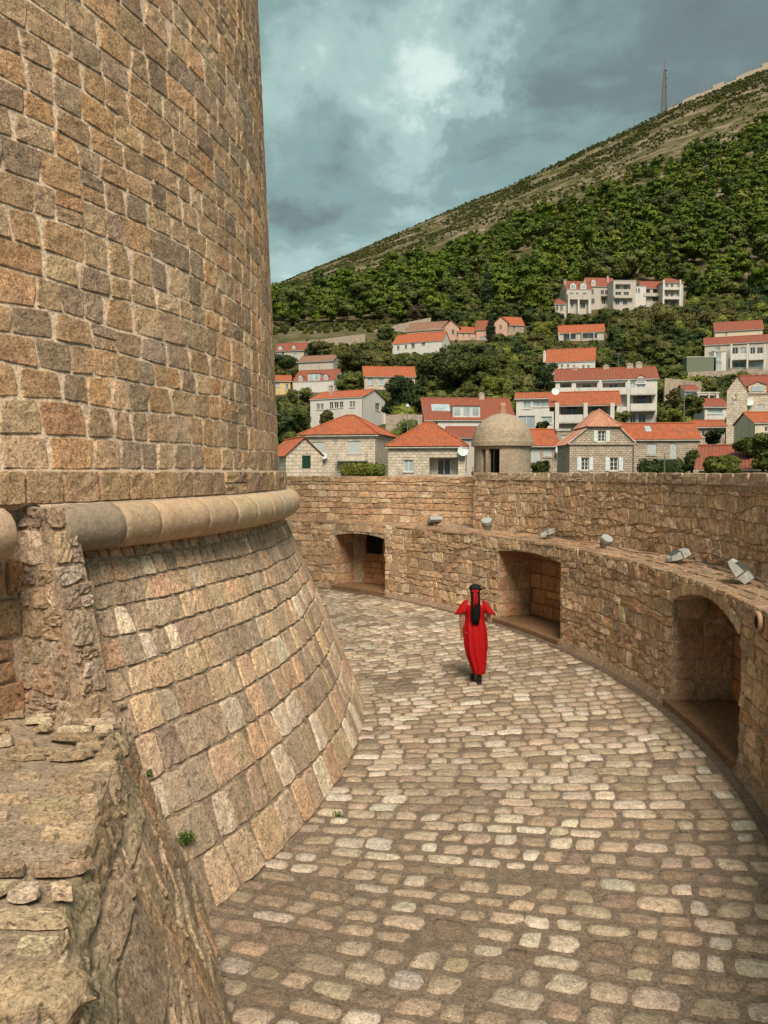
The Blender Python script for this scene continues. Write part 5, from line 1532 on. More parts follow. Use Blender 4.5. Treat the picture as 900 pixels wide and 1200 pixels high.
    # pale hipped cap of tiles on top of the clipped gable
def clipped():
    Y = 70; x0, x1 = 667, 742
    root = thing('stone_gable_house', 'tall stone house with a clipped gable and a little pale tiled hip on top', 'house')
    W = [P(u, v, Y) for u, v in ((667, 575), (742, 575), (742, 520), (725, 500), (690, 500), (667, 520))]
    root.location = (W[0].x, Y, W[0].z)
    o = Vector(root.location)
    pts = [tuple(p - o) for p in W]
    w = pts[1][0]; zE = pts[2][2]; zT = pts[3][2]
    xl, xr = pts[4][0], pts[3][0]
    L2 = lambda u, v: ((P(u, v, Y) - o).x, (P(u, v, Y) - o).z)
    mb = MB(); D = 5
    hs = []
    for a, b, c, d in ((681, 690, 536.5, 551), (714.5, 724.5, 536.5, 551.5), (700.5, 709.5, 505, 517.5)):
        xa, za = L2(a, d); xb, zb = L2(b, c); hs.append((xa, xb, za, zb))
    facade(mb, (0, 0, 0), (1, 0, 0), (0, -1, 0), w, 0, zE, hs[:2])
    # gable field split round the upper window
    xs_ = sorted([0, xl, hs[2][0], hs[2][1], xr, w])
    def top(x):
        if x < xl: return zE + (zT - zE) * x / xl
        if x > xr: return zE + (zT - zE) * (w - x) / (w - xr)
        return zT
    for a, b in zip(xs_[:-1], xs_[1:]):
        if a == hs[2][0]:
            mb.quad((a, 0, zE), (b, 0, zE), (b, 0, hs[2][2]), (a, 0, hs[2][2])); mb.quad((a, 0, hs[2][3]), (b, 0, hs[2][3]), (b, 0, zT), (a, 0, zT))
        else: mb.quad((a, 0, zE), (b, 0, zE), (b, 0, top(b)), (a, 0, top(a)))
    for x in (0, w): mb.quad((x, 0, 0), (x, D, 0), (x, D, zE), (x, 0, zE))
    a, b, c, d = hs[2]
    for A, B_ in (((a, c), (b, c)), ((b, c), (b, d)), ((b, d), (a, d)), ((a, d), (a, c))): mb.quad((A[0], 0, A[1]), (B_[0], 0, B_[1]), (B_[0], .22, B_[1]), (A[0], .22, A[1]))
    mb.build('wall', M_ROUGH, root)
    for h in hs: window(root, 'F', *h, 'sideshut', w, D)
    rb = MB()
    tplane(rb, (-.3, D, zE - .1), (-.3, -.12, zE - .1), (xl, D, zT), (xl, -.12, zT)); tplane(rb, (w + .3, -.12, zE - .1), (w + .3, D, zE - .1), (xr, -.12, zT), (xr, D, zT))
    R_ = rb.build('roof', T_PNK, root)
    rb = MB(); zA = L2(707, 482)[1]; e = .25
    A = (xl - e, -e, zT - .02); Bp = (xr + e, -e, zT - .02); C_ = (xr + e, D, zT - .02); Dp = (xl - e, D, zT - .02); R0 = ((xl + xr) / 2, 1.6, zA + .25); R1 = ((xl + xr) / 2, D - 1, zA + .25)
    tplane(rb, A, Bp, R0, R0); tplane(rb, Bp, C_, R0, R1); tplane(rb, C_, Dp, R1, R1); tplane(rb, Dp, A, R1, R0)
    for q in (A, Bp): rb.tube([Vector(q) + Vector((0, 0, .05)), Vector(R0) + Vector((0, 0, .05))], .09, 6)
    rb.build('hip_cap', T_PNK, root)
    cb = MB(); cb.box(-.12, w + .12, -.14, -.004, zE - .08, zE + .06); cb.build('string_course', M_BRICK, root)
    for s_, (xa, za, xb, zb) in enumerate(((-.18, zE, xl, zT), (w + .18, zE, xr, zT))):
        cb = MB(); cb.tube([(xa, -.08, za), (xb, -.08, zb)], .09, 4); cb.build('gable_coping', M_BRICK, root)
    pm = MB(); pm.tube([(w - .05, -.1, 0), (w - .05, -.1, zE)], .05, 6); pm.build('downpipe', M_METAL, root)
    FOOT.append((664, 746, 480, 575, 70))
clipped()
def ex(I): skylight(I, 760, 767, 501, 506, .45)
house('stone_long_house', 'long stone house with a bright orange ribbed roof right of the stone gable house', 729, 819, 514.5, 575, 80, -8, 6.5, M_ROUGH, 'gable', T_ORG, 497, [(758, 769.5, 520, 533, 'shut'), (785, 793, 519, 538, 'shut')], ex, over=.25)
house('stone_lean_to', 'small stone building with an orange roof edge behind the long stone house', 819, 848, 500, 545, 92, -12, 6, M_ROUGH, 'gable', T_ORG, 493.5, [(822, 826, 505, 512)])
house('low_tiled_roof', 'broad low orange tiled roof just above the right hand parapet', 819, 902, 548, 575, 60, -26, 7.5, M_ROUGH, 'gable', T_RED, 523)
def ex(I):
    dish(I, 877, 471, .55); dormer(I, 877, 898, 448, 461, .3, M_STONEL)
    pipe(I, 872, 461, 515)
house('tall_stone_house', 'tall pale stone house with a steep gable, dormer and satellite dish at the right edge', 852, 873, 458, 520, 100, -28, 10, M_STONEL, 'gabley', T_RED, 441, [(857, 859, 466, 472, 'small'), (861, 863, 462, 467, 'small')], None, over=.12)
house('stone_wing', 'pale stone wing with dormer and red roof at the right edge of the picture', 873, 912, 461, 515, 100, -14, 9, M_STONEL, 'gable', T_RED, 441, [(888, 896, 474, 482, 'shut')], ex, over=.15)
house('small_cream_house', 'small cream house with an orange roof at the far right above the bushes', 885, 912, 495, 520, 84, -4, 6, M_CREAM, 'gable', T_ORG, 484, [(896, 900, 500, 506)], over=.2)
house('shed_with_red_roof', 'low white shed with a dull red roof left of the tall stone house', 826, 851, 476, 488, 122, 0, 6, M_WHITE, 'gable', T_RED, 468, [(829, 847, 479, 485, 'bright')])
house('small_red_hut', 'tiny white hut with a red roof above the yellow green trees', 803, 815, 457, 464, 140, 0, 4, M_WHITE, 'gable', T_RED, 452, [(804, 808, 459, 463, 'bright')])
def ex(I): 
    for u in (818, 830, 839): column(I, u, 461, 470, .2, .12, M_SLAB)
house('carport', 'white flat roofed carport with a dark opening behind the shed', 817, 840, 461, 470, 128, 0, 5, M_WHITE, 'flat', M_SLAB, 460, [(819, 838, 463, 470, 'loggia')], ex)
# upper right group
def ex(I):
    for a, b in ((857, 875), (877, 896)):
        balcony(I, a, b, 415.5, 422, 1.4, 'solid'); 
    for u in (857, 876, 896): column(I, u, 404, 432, 1.3, .2)
house('upper_right_house', 'white two storey house with wide balconies and a red roof at the upper right', 826, 897, 404, 434, 200, -22, 9, M_OFF, 'gable', T_RED, 394.5, [(858, 865, 407, 416, 'win'), (867, 874, 407, 416, 'bright'), (879, 885, 407, 416, 'win'), (887, 894, 407, 416, 'win'), (859, 874, 424, 431, 'win'), (879, 894, 424, 431, 'bright'), (838, 844, 407, 415, 'bright')], ex)
house('upper_house', 'cream house with a dull red roof behind and above the white balcony house', 838, 889, 388, 400, 216, -20, 9, M_CREAM, 'gable', T_RED, 377, [(850, 852, 389, 392, 'small')])
house('green_garage', 'plain grey green garage wall with planters on its flat top', 805, 836, 419, 438, 192, 0, 7, plain('green_grey_render', (.16, .19, .13), .9), 'flat', M_SLAB, 418)
house('glazed_stair', 'narrow pale blue glazed stair bay beside the green garage', 837, 847, 412, 436, 192, 0, 3, M_WHITE, 'flat', M_SLAB, 411, [(838.5, 845.5, 413, 422, 'bright'), (838.5, 845.5, 424, 434, 'bright')])

# stone retaining walls of the terraces
def terrace_wall(label, pts, h, Yo, mat):
    """runs over the slope through photo points (u, v, Y)"""
    t = None; mb = MB()
    W = [P(u, v, Y) for u, v, Y in pts]
    vs = []; fs = []; uvs = []; s = 0
    for i, p in enumerate(W):
        if i: s += (p - W[i - 1]).length
        zt = p.z; zb = p.z - h
        for dy, z in ((0, zb), (0, zt), (.6, zt), (.6, zb)): vs.append((p.x, p.y + dy, z)); 
        uvs.append(s)
    F = []; U = []
    for i in range(len(W) - 1):
        for k in range(3):
            F.append((i * 4 + k, i * 4 + k + 1, i * 4 + k + 5, i * 4 + k + 4)); zz = (0, h, h + .6, h)[k:k + 2] if k < 2 else (h + .6, 0)
            U.append([(uvs[i], zz[0]), (uvs[i], zz[1]), (uvs[i + 1], zz[1]), (uvs[i + 1], zz[0])])
    mb.add(vs, F, U); o = mb.build('terrace_wall', mat); tag(o, label, 'wall'); return o
terrace_wall('upper pale retaining wall of the hillside road left of the pink houses', [(310, 397, 285), (345, 392, 283), (380, 391, 280), (420, 389, 278), (452, 384, 276), (480, 377, 274), (505, 372, 274)], 4.2, 0, M_ROUGH)
terrace_wall('long lower stone retaining wall beneath the hillside road', [(312, 408, 262), (345, 401, 260), (380, 397, 256), (428, 391, 252)], 7.0, 0, M_ROUGH)
terrace_wall('stone garden wall with weeds behind the street lamp', [(452, 487, 118), (470, 485, 118), (495, 486, 118)], 5.0, 0, M_ROUGH)
terrace_wall('rough stone bank wall right of the terrace of apartments', [(779, 443, 150), (800, 445, 150), (822, 448, 148)], 5.5, 0, M_ROUGH)
terrace_wall('low stone wall below the green garage', [(806, 436, 186), (850, 434, 186), (900, 434, 184)], 2.6, 0, M_ROUGH)
terrace_wall('pale broken stone wall in the forest above the upper villas', [(733, 318, 330), (752, 316, 330), (775, 320, 330)], 5.5, 0, M_ROUGH)

# ------------------------------------------------------------------ vegetation
def leafy(seed, lobes, nleaf, ls, flat=.0, core=.78):
    rr = np.random.default_rng(seed)
    lob = np.array(lobes, float)
    vol = lob[:, 3] * lob[:, 4] * lob[:, 5]
    idx = rr.choice(len(lob), nleaf, p=vol ** .7 / (vol ** .7).sum())
    d = rr.normal(size=(nleaf, 3)); d /= np.linalg.norm(d, axis=1)[:, None]
    rad = rr.uniform(.80, 1.10, nleaf)[:, None]
    c = lob[idx, :3] + d * lob[idx, 3:6] * rad
    n = d * .7 + rr.normal(size=(nleaf, 3)) * .55; n[:, 2] += flat; n /= np.linalg.norm(n, axis=1)[:, None]
    a = np.cross(n, rr.normal(size=(nleaf, 3))); a /= np.linalg.norm(a, axis=1)[:, None]; b = np.cross(n, a)
    s = ls * rr.uniform(.6, 1.4, nleaf)[:, None]
    V = np.stack([c - a * s, c - b * s * .6, c + a * s, c + b * s * .6], axis=1).reshape(-1, 3)
    F = [tuple(range(4 * i, 4 * i + 4)) for i in range(nleaf)]
    V = [tuple(v) for v in V]
    # inner mass of each lobe
    for L_ in lobes:
        mb = MB(); mb.ell((0, 0, 0), (1, 1, 1), n=8, m=6)
        b0 = len(V); ph = rr.uniform(0, 6, 3)
        for v in mb.v:
            f = core * (1 + .16 * sin(3 * v[0] + ph[0]) + .12 * sin(4 * v[1] + ph[1]) + .1 * sin(5 * v[2] + ph[2]))
            V.append((L_[0] + v[0] * L_[3] * f, L_[1] + v[1] * L_[4] * f, L_[2] + v[2] * L_[5] * f))
        F += [tuple(b0 + k for k in f) for f in mb.f]
    return V, F
def lobes_round(seed, r, h, n=9, zb=.35):
    rr = random.Random(seed); out = [(0, 0, h * .62, r * .6, r * .6, h * .32)]
    for i in range(n):
        a = rr.uniform(0, 6.28); q = rr.uniform(.3, .75) * r; z = h * rr.uniform(zb, .88)
        k = rr.uniform(.28, .45) * r; out.append((q * cos(a), q * sin(a), z, k, k, k * rr.uniform(.6, .9)))
    return out
def lobes_pine(seed, r, h):
    rr = random.Random(seed); out = []
    for i in range(8):
        a = rr.uniform(0, 6.28); z = h * rr.uniform(.35, .92); q = r * rr.uniform(.15, .75) * (1.25 - z / h * .8)
        k = r * rr.uniform(.28, .45); out.append((q * cos(a), q * sin(a), z, k, k, k * .5))
    out.append((0, 0, h * .9, r * .38, r * .38, h * .12)); out.append((0, 0, h * .6, r * .5, r * .5, h * .25))
    return out
def lobes_cyp(r, h): return [(0, 0, h * (i + .5) / 7, r * (1.0 if 0 < i < 4 else .72 if i < 5 else .5 if i < 6 else .3), r * (1.0 if 0 < i < 4 else .72 if i < 5 else .5 if i < 6 else .3), h * .11) for i in range(7)]
L_PINE = leaf_mat('pine_foliage', (.044, .072, .010), (.13, .175, .016), .045, rnd=.55)
L_OAK = leaf_mat('evergreen_foliage', (.034, .048, .012), (.11, .125, .024), .10, rnd=.6)
L_DARK = leaf_mat('dark_foliage', (.022, .038, .012), (.055, .08, .02), .2)
L_LIGHT = leaf_mat('light_foliage', (.10, .125, .02), (.18, .19, .03), .25)
L_OLIVE = leaf_mat('olive_foliage', (.075, .075, .022), (.14, .13, .042), .2)
L_DARK2 = leaf_mat('deep_pine_foliage', (.032, .058, .011), (.075, .115, .018), .06)
L_OLIVE2 = leaf_mat('olive_pine_foliage', (.10, .12, .02), (.19, .20, .03), .06)
L_RUST = leaf_mat('brown_foliage', (.06, .045, .03), (.10, .07, .045), .2)
L_CYP = leaf_mat('cypress_foliage', (.012, .026, .010), (.03, .05, .016), .2)
M_BARK = plain('bark', (.09, .06, .04), .95, var=.3, scale=3)

def gn_scatter(name, label, cat, protos, pts, kind='stuff', parent=None):
    """pts: list of (x,y,z,scale,rot,index,zscale) ; one object with instances of a few crowns"""
    colp = bpy.data.collections.new(name + '_kinds')
    for i, (V, F, mat) in enumerate(protos):
        me = bpy.data.meshes.new(name + '_kind'); me.from_pydata(V, [], F); me.materials.append(mat)
        me.polygons.foreach_set('use_smooth', [False] * len(me.polygons))
        ob = bpy.data.objects.new('%s_kind_%02d' % (name, i), me); colp.objects.link(ob)
    me = bpy.data.meshes.new(name); me.from_pydata([p[:3] for p in pts], [], [])
    for nm, tp, k in (('s', 'FLOAT', 3), ('rz', 'FLOAT', 4), ('zs', 'FLOAT', 6)):
        a = me.attributes.new(nm, tp, 'POINT'); a.data.foreach_set('value', np.array([p[k] for p in pts], dtype=np.float32))
    a = me.attributes.new('ix', 'INT', 'POINT'); a.data.foreach_set('value', np.array([p[5] for p in pts], dtype=np.int32))
    ob = bpy.data.objects.new(name, me); COL.objects.link(ob)
    ng = bpy.data.node_groups.new(name, 'GeometryNodeTree')
    ng.interface.new_socket('Geometry', in_out='INPUT', socket_type='NodeSocketGeometry'); ng.interface.new_socket('Geometry', in_out='OUTPUT', socket_type='NodeSocketGeometry')
    N, L = ng.nodes, ng.links
    gi = N.new('NodeGroupInput'); go = N.new('NodeGroupOutput')
    ci = N.new('GeometryNodeCollectionInfo'); ci.inputs['Collection'].default_value = colp; ci.inputs['Separate Children'].default_value = True; ci.inputs['Reset Children'].default_value = True
    ip = N.new('GeometryNodeInstanceOnPoints'); ip.inputs['Pick Instance'].default_value = True
    def na(n_, t): x = N.new('GeometryNodeInputNamedAttribute'); x.data_type = t; x.inputs['Name'].default_value = n_; return x.outputs[0]
    c1 = N.new('ShaderNodeCombineXYZ'); L.new(na('rz', 'FLOAT'), c1.inputs[2])
    c2 = N.new('ShaderNodeCombineXYZ'); s_ = na('s', 'FLOAT'); L.new(s_, c2.inputs[0]); L.new(s_, c2.inputs[1]); L.new(na('zs', 'FLOAT'), c2.inputs[2])
    L.new(gi.outputs[0], ip.inputs['Points']); L.new(ci.outputs[0], ip.inputs['Instance']); L.new(na('ix', 'INT'), ip.inputs['Instance Index'])
    er = N.new('FunctionNodeEulerToRotation'); L.new(c1.outputs[0], er.inputs[0]); L.new(er.outputs[0], ip.inputs['Rotation']); L.new(c2.outputs[0], ip.inputs['Scale'])
    L.new(ip.outputs[0], go.inputs[0])
    md = ob.modifiers.new('scatter', 'NODES'); md.node_group = ng
    ob['kind'] = kind; tag(ob, label, cat)
    return ob
rr = random.Random(11)
# the pine forest
pts = []
Yc = 292.0
while Yc < 700:
    step = 6.8 + (Yc - 290) * .006
    Xc = -.19 * Yc
    while Xc < .62 * Yc:
        x = Xc + rr.uniform(-.45, .45) * step; y = Yc + rr.uniform(-.45, .45) * step
        Xc += step
        u = 450 + 900 * x / y; z = terr(x, y); v = 553 - 900 * (z - CAMZ) / y
        vf = vforest(u) + 7 * nz3(x * .03, y * .03, 8) * 1.4
        if v < vf - 10: continue
        if rr.random() > (v - vf + 12) / 26 + .15 * nz3(x * .05, y * .05): continue
        if v < vf + 60 and nz3(x * .022, y * .022, 4) > .42: continue
        if u < 325 and rr.random() < .1: continue
        h = rr.uniform(6, 11) if rr.random() < .65 else rr.uniform(11, 15.5)
        if v < vf + 8: h *= .6
        if 640 < u < 805 and y < 312: continue
        pts.append((x, y, z - .8, h * rr.uniform(.85, 1.15), rr.uniform(0, 6.28), rr.choice([0, 1, 2, 3, 3, 4, 5, 6, 7, 8] if y > 330 else [0, 1, 2, 3, 6, 6, 4]), h))
    Yc += step
protos = [(*leafy(i, lobes_pine(i, .42, 1.0), 420, .055, .3), L_PINE) for i in range(4)] + [(*leafy(7 + i, lobes_round(i, .42, 1.0), 420, .05, .3), L_PINE) for i in range(2)] + [(*leafy(17, lobes_round(5, .45, 1.0), 420, .05, .2), L_OAK), (*leafy(18, lobes_pine(9, .36, 1.05), 420, .05, .2), L_DARK2), (*leafy(19, lobes_pine(12, .5, .8), 420, .055, .3), L_OLIVE2)]
gn_scatter('pine_forest', 'dense bright green pine forest covering the middle of the mountain slope', 'forest', protos, pts)
print('forest', len(pts))
# scrub of the bare upper slope
pts = []
for k in range(30000):
    y = 300 + 620 * rr.random() ** .8; u = rr.uniform(300, 960); x = (u - 450) / 900 * y
    z = terr(x, y); v = 553 - 900 * (z - CAMZ) / y
    if y < 390: continue
    if v > vforest(u) + 3: continue
    dn = fbm(x * .014, y * .014, 6, 4)
    band = (vforest(u) - v) / max(1, vforest(u) - vridge(u))
    if dn < (-.02 if band < .5 else -.16) + rr.uniform(-.15, .15): continue
    if band < .55 and u > 560 and rr.random() < .35: continue
    if rr.random() > (.50 if band < .5 else .8): continue
    s = rr.uniform(1.0, 3.0) * (1.2 if band > .6 and u > 600 else .9)
    pts.append((x, y, z - .3, s, rr.uniform(0, 6.28), rr.choice([0, 1]), s * .8))
protos = [(*leafy(31, lobes_round(3, .6, 1.0, 4), 60, .14), leaf_mat('scrub_foliage', (.05, .065, .016), (.11, .12, .03), .05)), (*leafy(32, lobes_round(4, .6, 1.0, 4), 60, .14), L_OAK)]
gn_scatter('scrub', 'low scrub dotted over the rocky upper slope', 'scrub', protos, pts)
print('scrub', len(pts))
FOOT.append((310, 440, 387, 399, 262)); FOOT.append((440, 500, 371, 384, 262))
# greenery between the houses: one mass
pts = []
def blocked(u, vtop, vbot, wpx, y):
    for (a, b, c, d, Yh) in FOOT:
        if y < Yh + 12 and u + wpx > a and u - wpx < b and vtop < d - 2 and vbot > c: return True
    return False
for k in range(5200):
    y = 60 + 232 * rr.random() ** .75; u = rr.uniform(260, 960); x = (u - 450) / 900 * y; z = terr(x, y)
    h = rr.uniform(1.2, 4.2) if rr.random() < .62 else rr.uniform(4, 7.5)
    vb = 553 - 900 * (z - CAMZ) / y; vt = vb - 900 * h / y; w = .42 * h * 900 / y
    if y > 262 and u < 510: h = min(h, 2.0); vt = vb - 900 * h / y
    if blocked(u, vt, vb, w, y): continue
    if 310 < u < 432 and 240 < y < 275 and h > 2: continue
    pts.append((x, y, z - .35, h * rr.uniform(.9, 1.3), rr.uniform(0, 6.28), rr.choice([0, 0, 0, 1, 1, 2, 2, 3, 3, 4]), h))
protos = [(*leafy(40, lobes_round(1, .48, 1.0, 10, .2), 900, .036), L_OAK), (*leafy(41, lobes_round(2, .5, 1.0, 10, .15), 900, .036), L_OAK), (*leafy(42, lobes_round(6, .5, 1.0, 9, .2), 900, .036), L_OLIVE), (*leafy(43, lobes_round(7, .48, 1.0, 9, .2), 900, .036), L_DARK), (*leafy(44, lobes_round(8, .5, 1.0, 9, .15), 900, .036), L_LIGHT)]
gn_scatter('garden_greenery', 'mass of bushes and small trees filling the gardens between the houses', 'shrubbery', protos, pts)
print('greens', len(pts))
# individual trees
def tree(name, label, u, vb, vt, Y, wpx, mat, kind='round', seed=0, nleaf=2600, group=None, trunk=.25, cat='tree'):
    p = P(u, vb, Y); h = (vb - vt) / 900 * Y; r = wpx / 2 / 900 * Y
    t = thing(name, label, cat, tuple(p), 0, group)
    if kind == 'round': lb = lobes_round(seed, r, h, 15, .22); ls = .035 * (h + 2 * r) / 2 * 1.0
    elif kind == 'pine': lb = lobes_pine(seed, r, h); ls = .035 * (h + 2 * r) / 2
    elif kind == 'umbrella':
        rr2 = random.Random(seed); lb = [(rr2.uniform(-.7, .7) * r, rr2.uniform(-.7, .7) * r, h * rr2.uniform(.72, .92), r * .4, r * .4, h * .09) for _ in range(9)]; ls = .04 * h
    else: lb = lobes_cyp(r, h); ls = .03 * h * .7
    ls = max(.16, min(ls, .45))
    V, F = leafy(seed + 100, lb, nleaf, ls)
    meshobj('crown', V, F, mat, t)
    mb = MB(); tr_ = max(.12, h * .03)
    mb.tube([(0, 0, -2.5), (.05 * r, 0, h * .25), (0, .03 * r, h * .55)], [tr_ * 1.3, tr_, tr_ * .6], 7)
    for L_ in lb[1:6] if kind not in ('cyp',) else []: mb.tube([(0, 0, h * .3), (L_[0] * .5, L_[1] * .5, h * .45), (L_[0] * .9, L_[1] * .9, L_[2])], [tr_ * .5, tr_ * .35, tr_ * .15], 5)
    mb.build('trunk', M_BARK, t)
    return t
tree('cypress', 'tall dark cypress standing between the pink houses', 575, 402, 368, 250, 11, L_CYP, 'cyp', 1)
tree('broadleaf_tree', 'very large dark olive green tree in the centre of the town', 525, 462, 404, 165, 62, L_OAK, 'round', 2, 6000)
tree('broadleaf_tree', 'big green tree right of the largest olive green one', 566, 470, 416, 168, 42, L_OAK, 'round', 3, 4500)
tree('broadleaf_tree', 'light yellow green tree above the mansard house', 578, 470, 440, 150, 28, L_LIGHT, 'round', 4, 3000)
tree('broadleaf_tree', 'rounded bush like tree above the white dormer of the mansard house', 549, 472, 446, 148, 26, L_OAK, 'round', 14, 2600)
tree('laurel_tree', 'dark glossy tree right of the plain white house', 471, 492, 441, 138, 44, L_DARK, 'round', 5, 4500)
tree('laurel_tree', 'second dark glossy tree between the white house and the mansard house', 491, 490, 450, 140, 30, L_DARK, 'round', 6, 3600)
tree('broadleaf_tree', 'dark rounded tree at the left edge below the dark red terrace house', 334, 440, 415, 200, 30, L_DARK, 'round', 7, 2600)
tree('broadleaf_tree', 'green tree left of the stone cottage with the long orange roof', 412, 440, 412, 200, 36, L_OAK, 'round', 8, 2600)
tree('shrub_tree', 'dark bushy tree left of the plain white house', 341, 508, 478, 130, 28, L_OAK, 'round', 9, 3000)
tree('shrub_tree', 'leafy shrub in front of the plain white house', 383, 500, 480, 118, 20, L_OLIVE, 'round', 10, 2200)
tree('shrub_tree', 'dark shrub at the left below the yellow house', 330, 486, 464, 150, 24, L_DARK, 'round', 33, 2000)
tree('shrub_tree', 'green mound of foliage right of the yellow house garden', 352, 478, 458, 160, 34, L_OAK, 'round', 34, 2600)
tree('yellow_tree', 'bright yellow green tree left of the low pergola house', 635, 402, 377, 240, 24, L_LIGHT, 'round', 11, 2600)
tree('broadleaf_tree', 'dark tree left of the white terrace of apartments', 638, 460, 426, 160, 30, L_DARK, 'round', 12, 3000)
tree('broadleaf_tree', 'dark evergreen left of the upper villas', 633, 372, 333, 300, 34, L_OAK, 'round', 13, 3000)
tree('broadleaf_tree', 'round dark evergreen right of the tall balcony block', 816, 368, 330, 300, 34, L_DARK, 'round', 15, 2600)
tree('umbrella_pine', 'umbrella pine with a flat crown on the right slope', 846, 362, 322, 300, 36, L_PINE, 'umbrella', 16, 2400)
tree('broadleaf_tree', 'large dark evergreen above the upper right house', 885, 378, 335, 290, 44, L_DARK, 'round', 17, 3600)
tree('yellow_tree', 'pale yellow green thicket right of the upper villas', 760, 404, 362, 258, 78, L_OLIVE, 'round', 18, 5000)
tree('yellow_tree', 'second pale yellow green thicket towards the upper right house', 806, 404, 366, 250, 50, L_OLIVE, 'round', 19, 4200)
tree('orange_tree', 'dark green tree with small leaves right of the apartment terrace', 811, 492, 462, 112, 26, L_OAK, 'round', 20, 3400)
tree('orange_tree', 'yellowish green tree touching the apartment terrace end', 789, 488, 455, 118, 22, L_OLIVE, 'round', 21, 3000)
tree('fig_tree', 'bright light green bush in front of the apartment terrace end', 789, 497, 479, 108, 26, L_LIGHT, 'round', 22, 2600)
tree('round_bush', 'dark round bush in front of the stone lean-to', 837, 524, 502, 84, 20, L_DARK, 'round', 23, 2600, cat='bush')
tree('palm_like_shrub', 'spiky dark shrub at the right end of the long stone house', 810, 556, 527, 62, 20, L_OAK, 'round', 24, 2600, cat='bush')
tree('garden_bush', 'broad green bush in front of the broad tiled roof', 849, 560, 536, 54, 44, L_OAK, 'round', 25, 4200, cat='bush')
tree('garden_bush', 'dark green bush at the right edge above the parapet', 893, 556, 508, 56, 34, L_OAK, 'round', 26, 4600, cat='bush')
tree('garden_bush', 'green bush between the two right hand bushes', 873, 535, 514, 60, 28, L_OAK, 'round', 27, 2800, cat='bush')
tree('garden_bush', 'overgrown green bush at the foot of the sentry turret', 634, 560, 541, 60, 22, L_OAK, 'round', 28, 2200, cat='bush')
tree('creeper', 'green creeper hanging under the lower balconies of the apartment terrace', 722, 503, 483, 126, 30, L_OAK, 'round', 29, 1800, cat='plant')
tree('creeper', 'dark plant growing below the orange strip roof of the white annex', 635, 512, 494, 110, 18, L_OAK, 'round', 30, 1600, cat='plant')
tree('brown_tree', 'leafless looking brown tree by the hillside road', 487, 382, 357, 285, 20, L_RUST, 'round', 31, 2000)
for i, (u, vb, vt, w) in enumerate([(331, 394, 372, 6), (349, 392, 368, 6), (474, 384, 350, 8), (570, 372, 312, 13), (531, 366, 338, 9), (458, 386, 362, 6), (743, 318, 285, 9), (786, 318, 290, 9)]):
    lab = ['dark cypress at the far left by the tower edge', 'slim cypress second from the tower edge above the road', 'dark cypress behind the brown tree by the road', 'tallest dark cypress rising above the pink houses', 'dark cypress in the forest left of the tallest one', 'slim cypress over the hillside road left of the brown tree', 'dark cypress above the upper villas, left of a pair', 'dark cypress above the upper villas, right of a pair'][i]
    tree('cypress', lab, u, vb, vt, 300 if i not in (6, 7) else 325, w, L_CYP, 'cyp', 50 + i, 900)
def hedge(label, x0, x1, vt, vb, Y, mat, seed):
    a, b = P(x0, vb, Y), P(x1, vb, Y); h = (vb - vt) / 900 * Y; w = (b.x - a.x)
    n = int(w / .5) + 2
    lb = [(w * (i + .5) / n, random.Random(seed + i).uniform(-.2, .2), h * .5, .5, .5, h * .52) for i in range(n)]
    t = thing('hedge', label, 'hedge', tuple(a)); V, F = leafy(seed, lb, 2200, .10); meshobj('foliage', V, F, mat, t)
hedge('clipped light green hedge below the balcony of the stone villa', 402, 449, 543, 560, 70, L_LIGHT, 61)
hedge('dark clipped hedge in front of the long stone house', 751, 803, 538, 560, 66, L_DARK, 62)

# ------------------------------------------------------------------ masts, poles and the fort on the ridge
M_MAST = plain('mast_steel', (.20, .14, .12), .6, .3)
def mast():
    b = P(778, 140, 885); zt = P(778, 68, 885).z
    b.z = terr(b.x, b.y) - 1
    H = zt - b.z
    t = thing('radio_mast', 'tall lattice radio mast standing on the mountain ridge', 'mast', tuple(b))
    mb = MB(); n = 16; hl = H * .80
    W = lambda z: 2.3 * (1 - z / hl) + .75
    for sx, sy in ((-1, -1), (1, -1), (1, 1), (-1, 1)):
        mb.tube([(sx * W(0), sy * W(0), 0), (sx * W(hl), sy * W(hl), hl)], [.2, .14], 5)
    for i in range(n):
        z0, z1 = hl * i / n, hl * (i + 1) / n
        c = [(-1, -1), (1, -1), (1, 1), (-1, 1)]
        for k in range(4):
            a, b_ = c[k], c[(k + 1) % 4]
            mb.tube([(a[0] * W(z0), a[1] * W(z0), z0), (b_[0] * W(z1), b_[1] * W(z1), z1)], .09, 4)
            mb.tube([(b_[0] * W(z0), b_[1] * W(z0), z0), (a[0] * W(z1), a[1] * W(z1), z1)], .09, 4)
            mb.tube([(a[0] * W(z1), a[1] * W(z1), z1), (b_[0] * W(z1), b_[1] * W(z1), z1)], .09, 4)
    mb.build('lattice', M_MAST, t)
    mb = MB(); mb.tube([(0, 0, hl - 1), (0, 0, H)], [.55, .3], 8); mb.build('antenna', M_MAST, t)
    for z in (hl * .62, hl * .8, hl * .97):
        mb = MB(); mb.tube([(1.1, -1, z), (2.0, -1.4, z)], [.9, 1.1], 10); mb.build('dish', M_MAST, t)
mast()
b = P(743, 160, 885); b.z = terr(b.x, b.y) - 1; zt = P(743, 138, 885).z
t = thing('antenna_pole', 'thin small antenna pole on the ridge left of the tall mast', 'mast', tuple(b))
mb = MB(); mb.tube([(0, 0, 0), (0, 0, zt - b.z)], [.35, .2], 6); mb.build('pole', M_MAST, t)
mb = MB(); mb.box(-1, 1, -.1, .1, (zt - b.z) * .8, (zt - b.z) * .8 + .3); mb.build('crossarm', M_MAST, t)
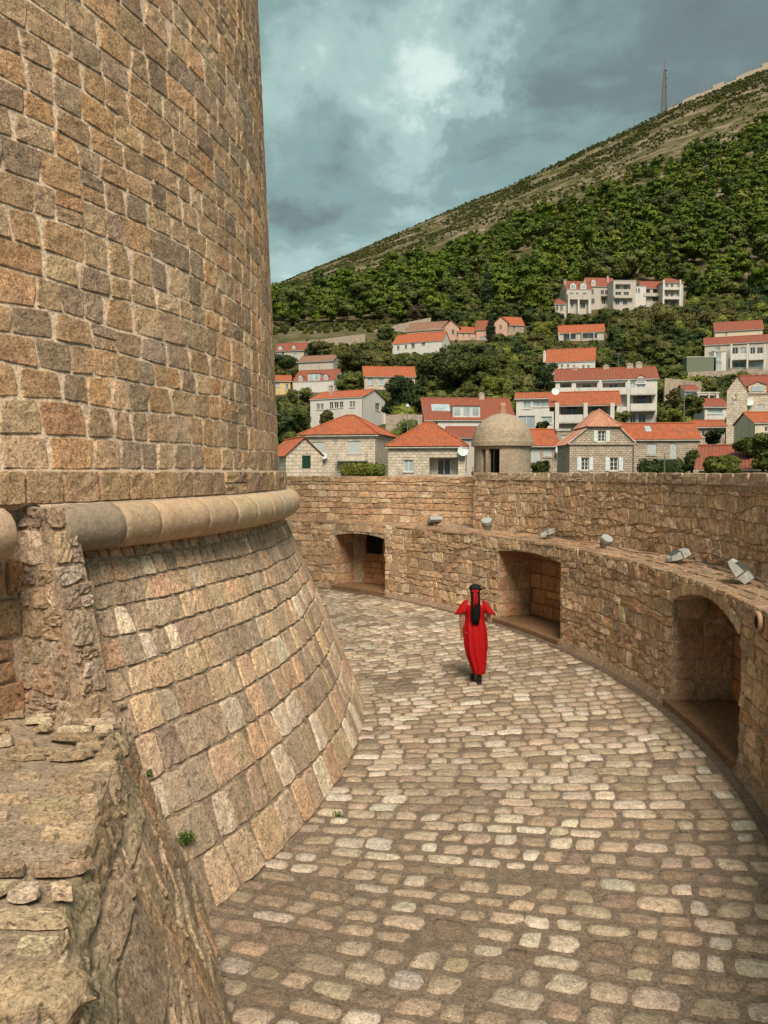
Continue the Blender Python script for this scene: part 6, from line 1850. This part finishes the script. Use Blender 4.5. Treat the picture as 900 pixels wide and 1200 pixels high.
# ruined fort along the ridge
ft = thing('ridge_fort', 'long low pale stone fort wall along the top of the ridge at the right', 'fort')
segs = [(782, 137), (800, 128), (818, 121), (835, 112), (848, 110), (862, 103), (880, 95), (893, 88), (902, 84)]
for i in range(len(segs) - 1):
    a, c = P(segs[i][0], segs[i][1], 893), P(segs[i + 1][0], segs[i + 1][1], 893)
    za, zc = terr(a.x, a.y) , terr(c.x, c.y)
    hh = [3, 5, 4, 7, 3.5, 6, 5, 8][i]
    mb = MB()
    mb.add([(a.x, a.y, za - 3), (c.x, c.y, zc - 3), (c.x, c.y, zc + hh), (a.x, a.y, za + hh), (a.x, a.y + 5, za - 3), (c.x, c.y + 5, zc - 3), (c.x, c.y + 5, zc + hh), (a.x, a.y + 5, za + hh)],
           [(0, 1, 2, 3), (4, 7, 6, 5), (0, 4, 5, 1), (3, 2, 6, 7), (1, 5, 6, 2), (0, 3, 7, 4)])
    mb.build('rampart', M_STONE, ft)
def pole(label, u, v0, v1, Y, lamp=False, r=.07):
    b = P(u, v1, Y); zt = P(u, v0, Y).z; t = thing('street_lamp' if lamp else 'utility_pole', label, 'lamp' if lamp else 'pole', (b.x, b.y, b.z - 2))
    H = zt - b.z + 2
    mb = MB(); mb.tube([(0, 0, 0), (0, 0, H)], [r, r * .6], 7); mb.build('post', M_METAL, t)
    if lamp:
        mb = MB(); mb.ell((0, 0, H + .22), (.28, .28, .28)); mb.build('globe', M_DISH, t, True)
    else:
        mb = MB(); mb.box(-.6, .6, -.05, .05, H - .5, H - .4); mb.build('crossarm', M_METAL, t)
pole('street lamp with a white globe in front of the dark laurel trees', 477.5, 478, 492, 105, True)
pole('wooden pole in the garden right of the apartment terrace', 801.5, 447, 494, 105, False, .09)
pole('thin grey pole rising above the parapet before the dark hedge', 778.5, 531, 560, 58, False, .06)
pole('pole on the slope below the low pergola house', 726, 374, 398, 235)
pole('pole at the left above the small outhouse', 324, 482, 514, 110)
pole('lamp pole beside the hillside road at the left', 392, 374, 391, 284, False, .09)
pole('pole on the slope right of the white cottage', 725, 412, 430, 170)
pole('lamp pole left of the plain white house', 350, 460, 482, 140)
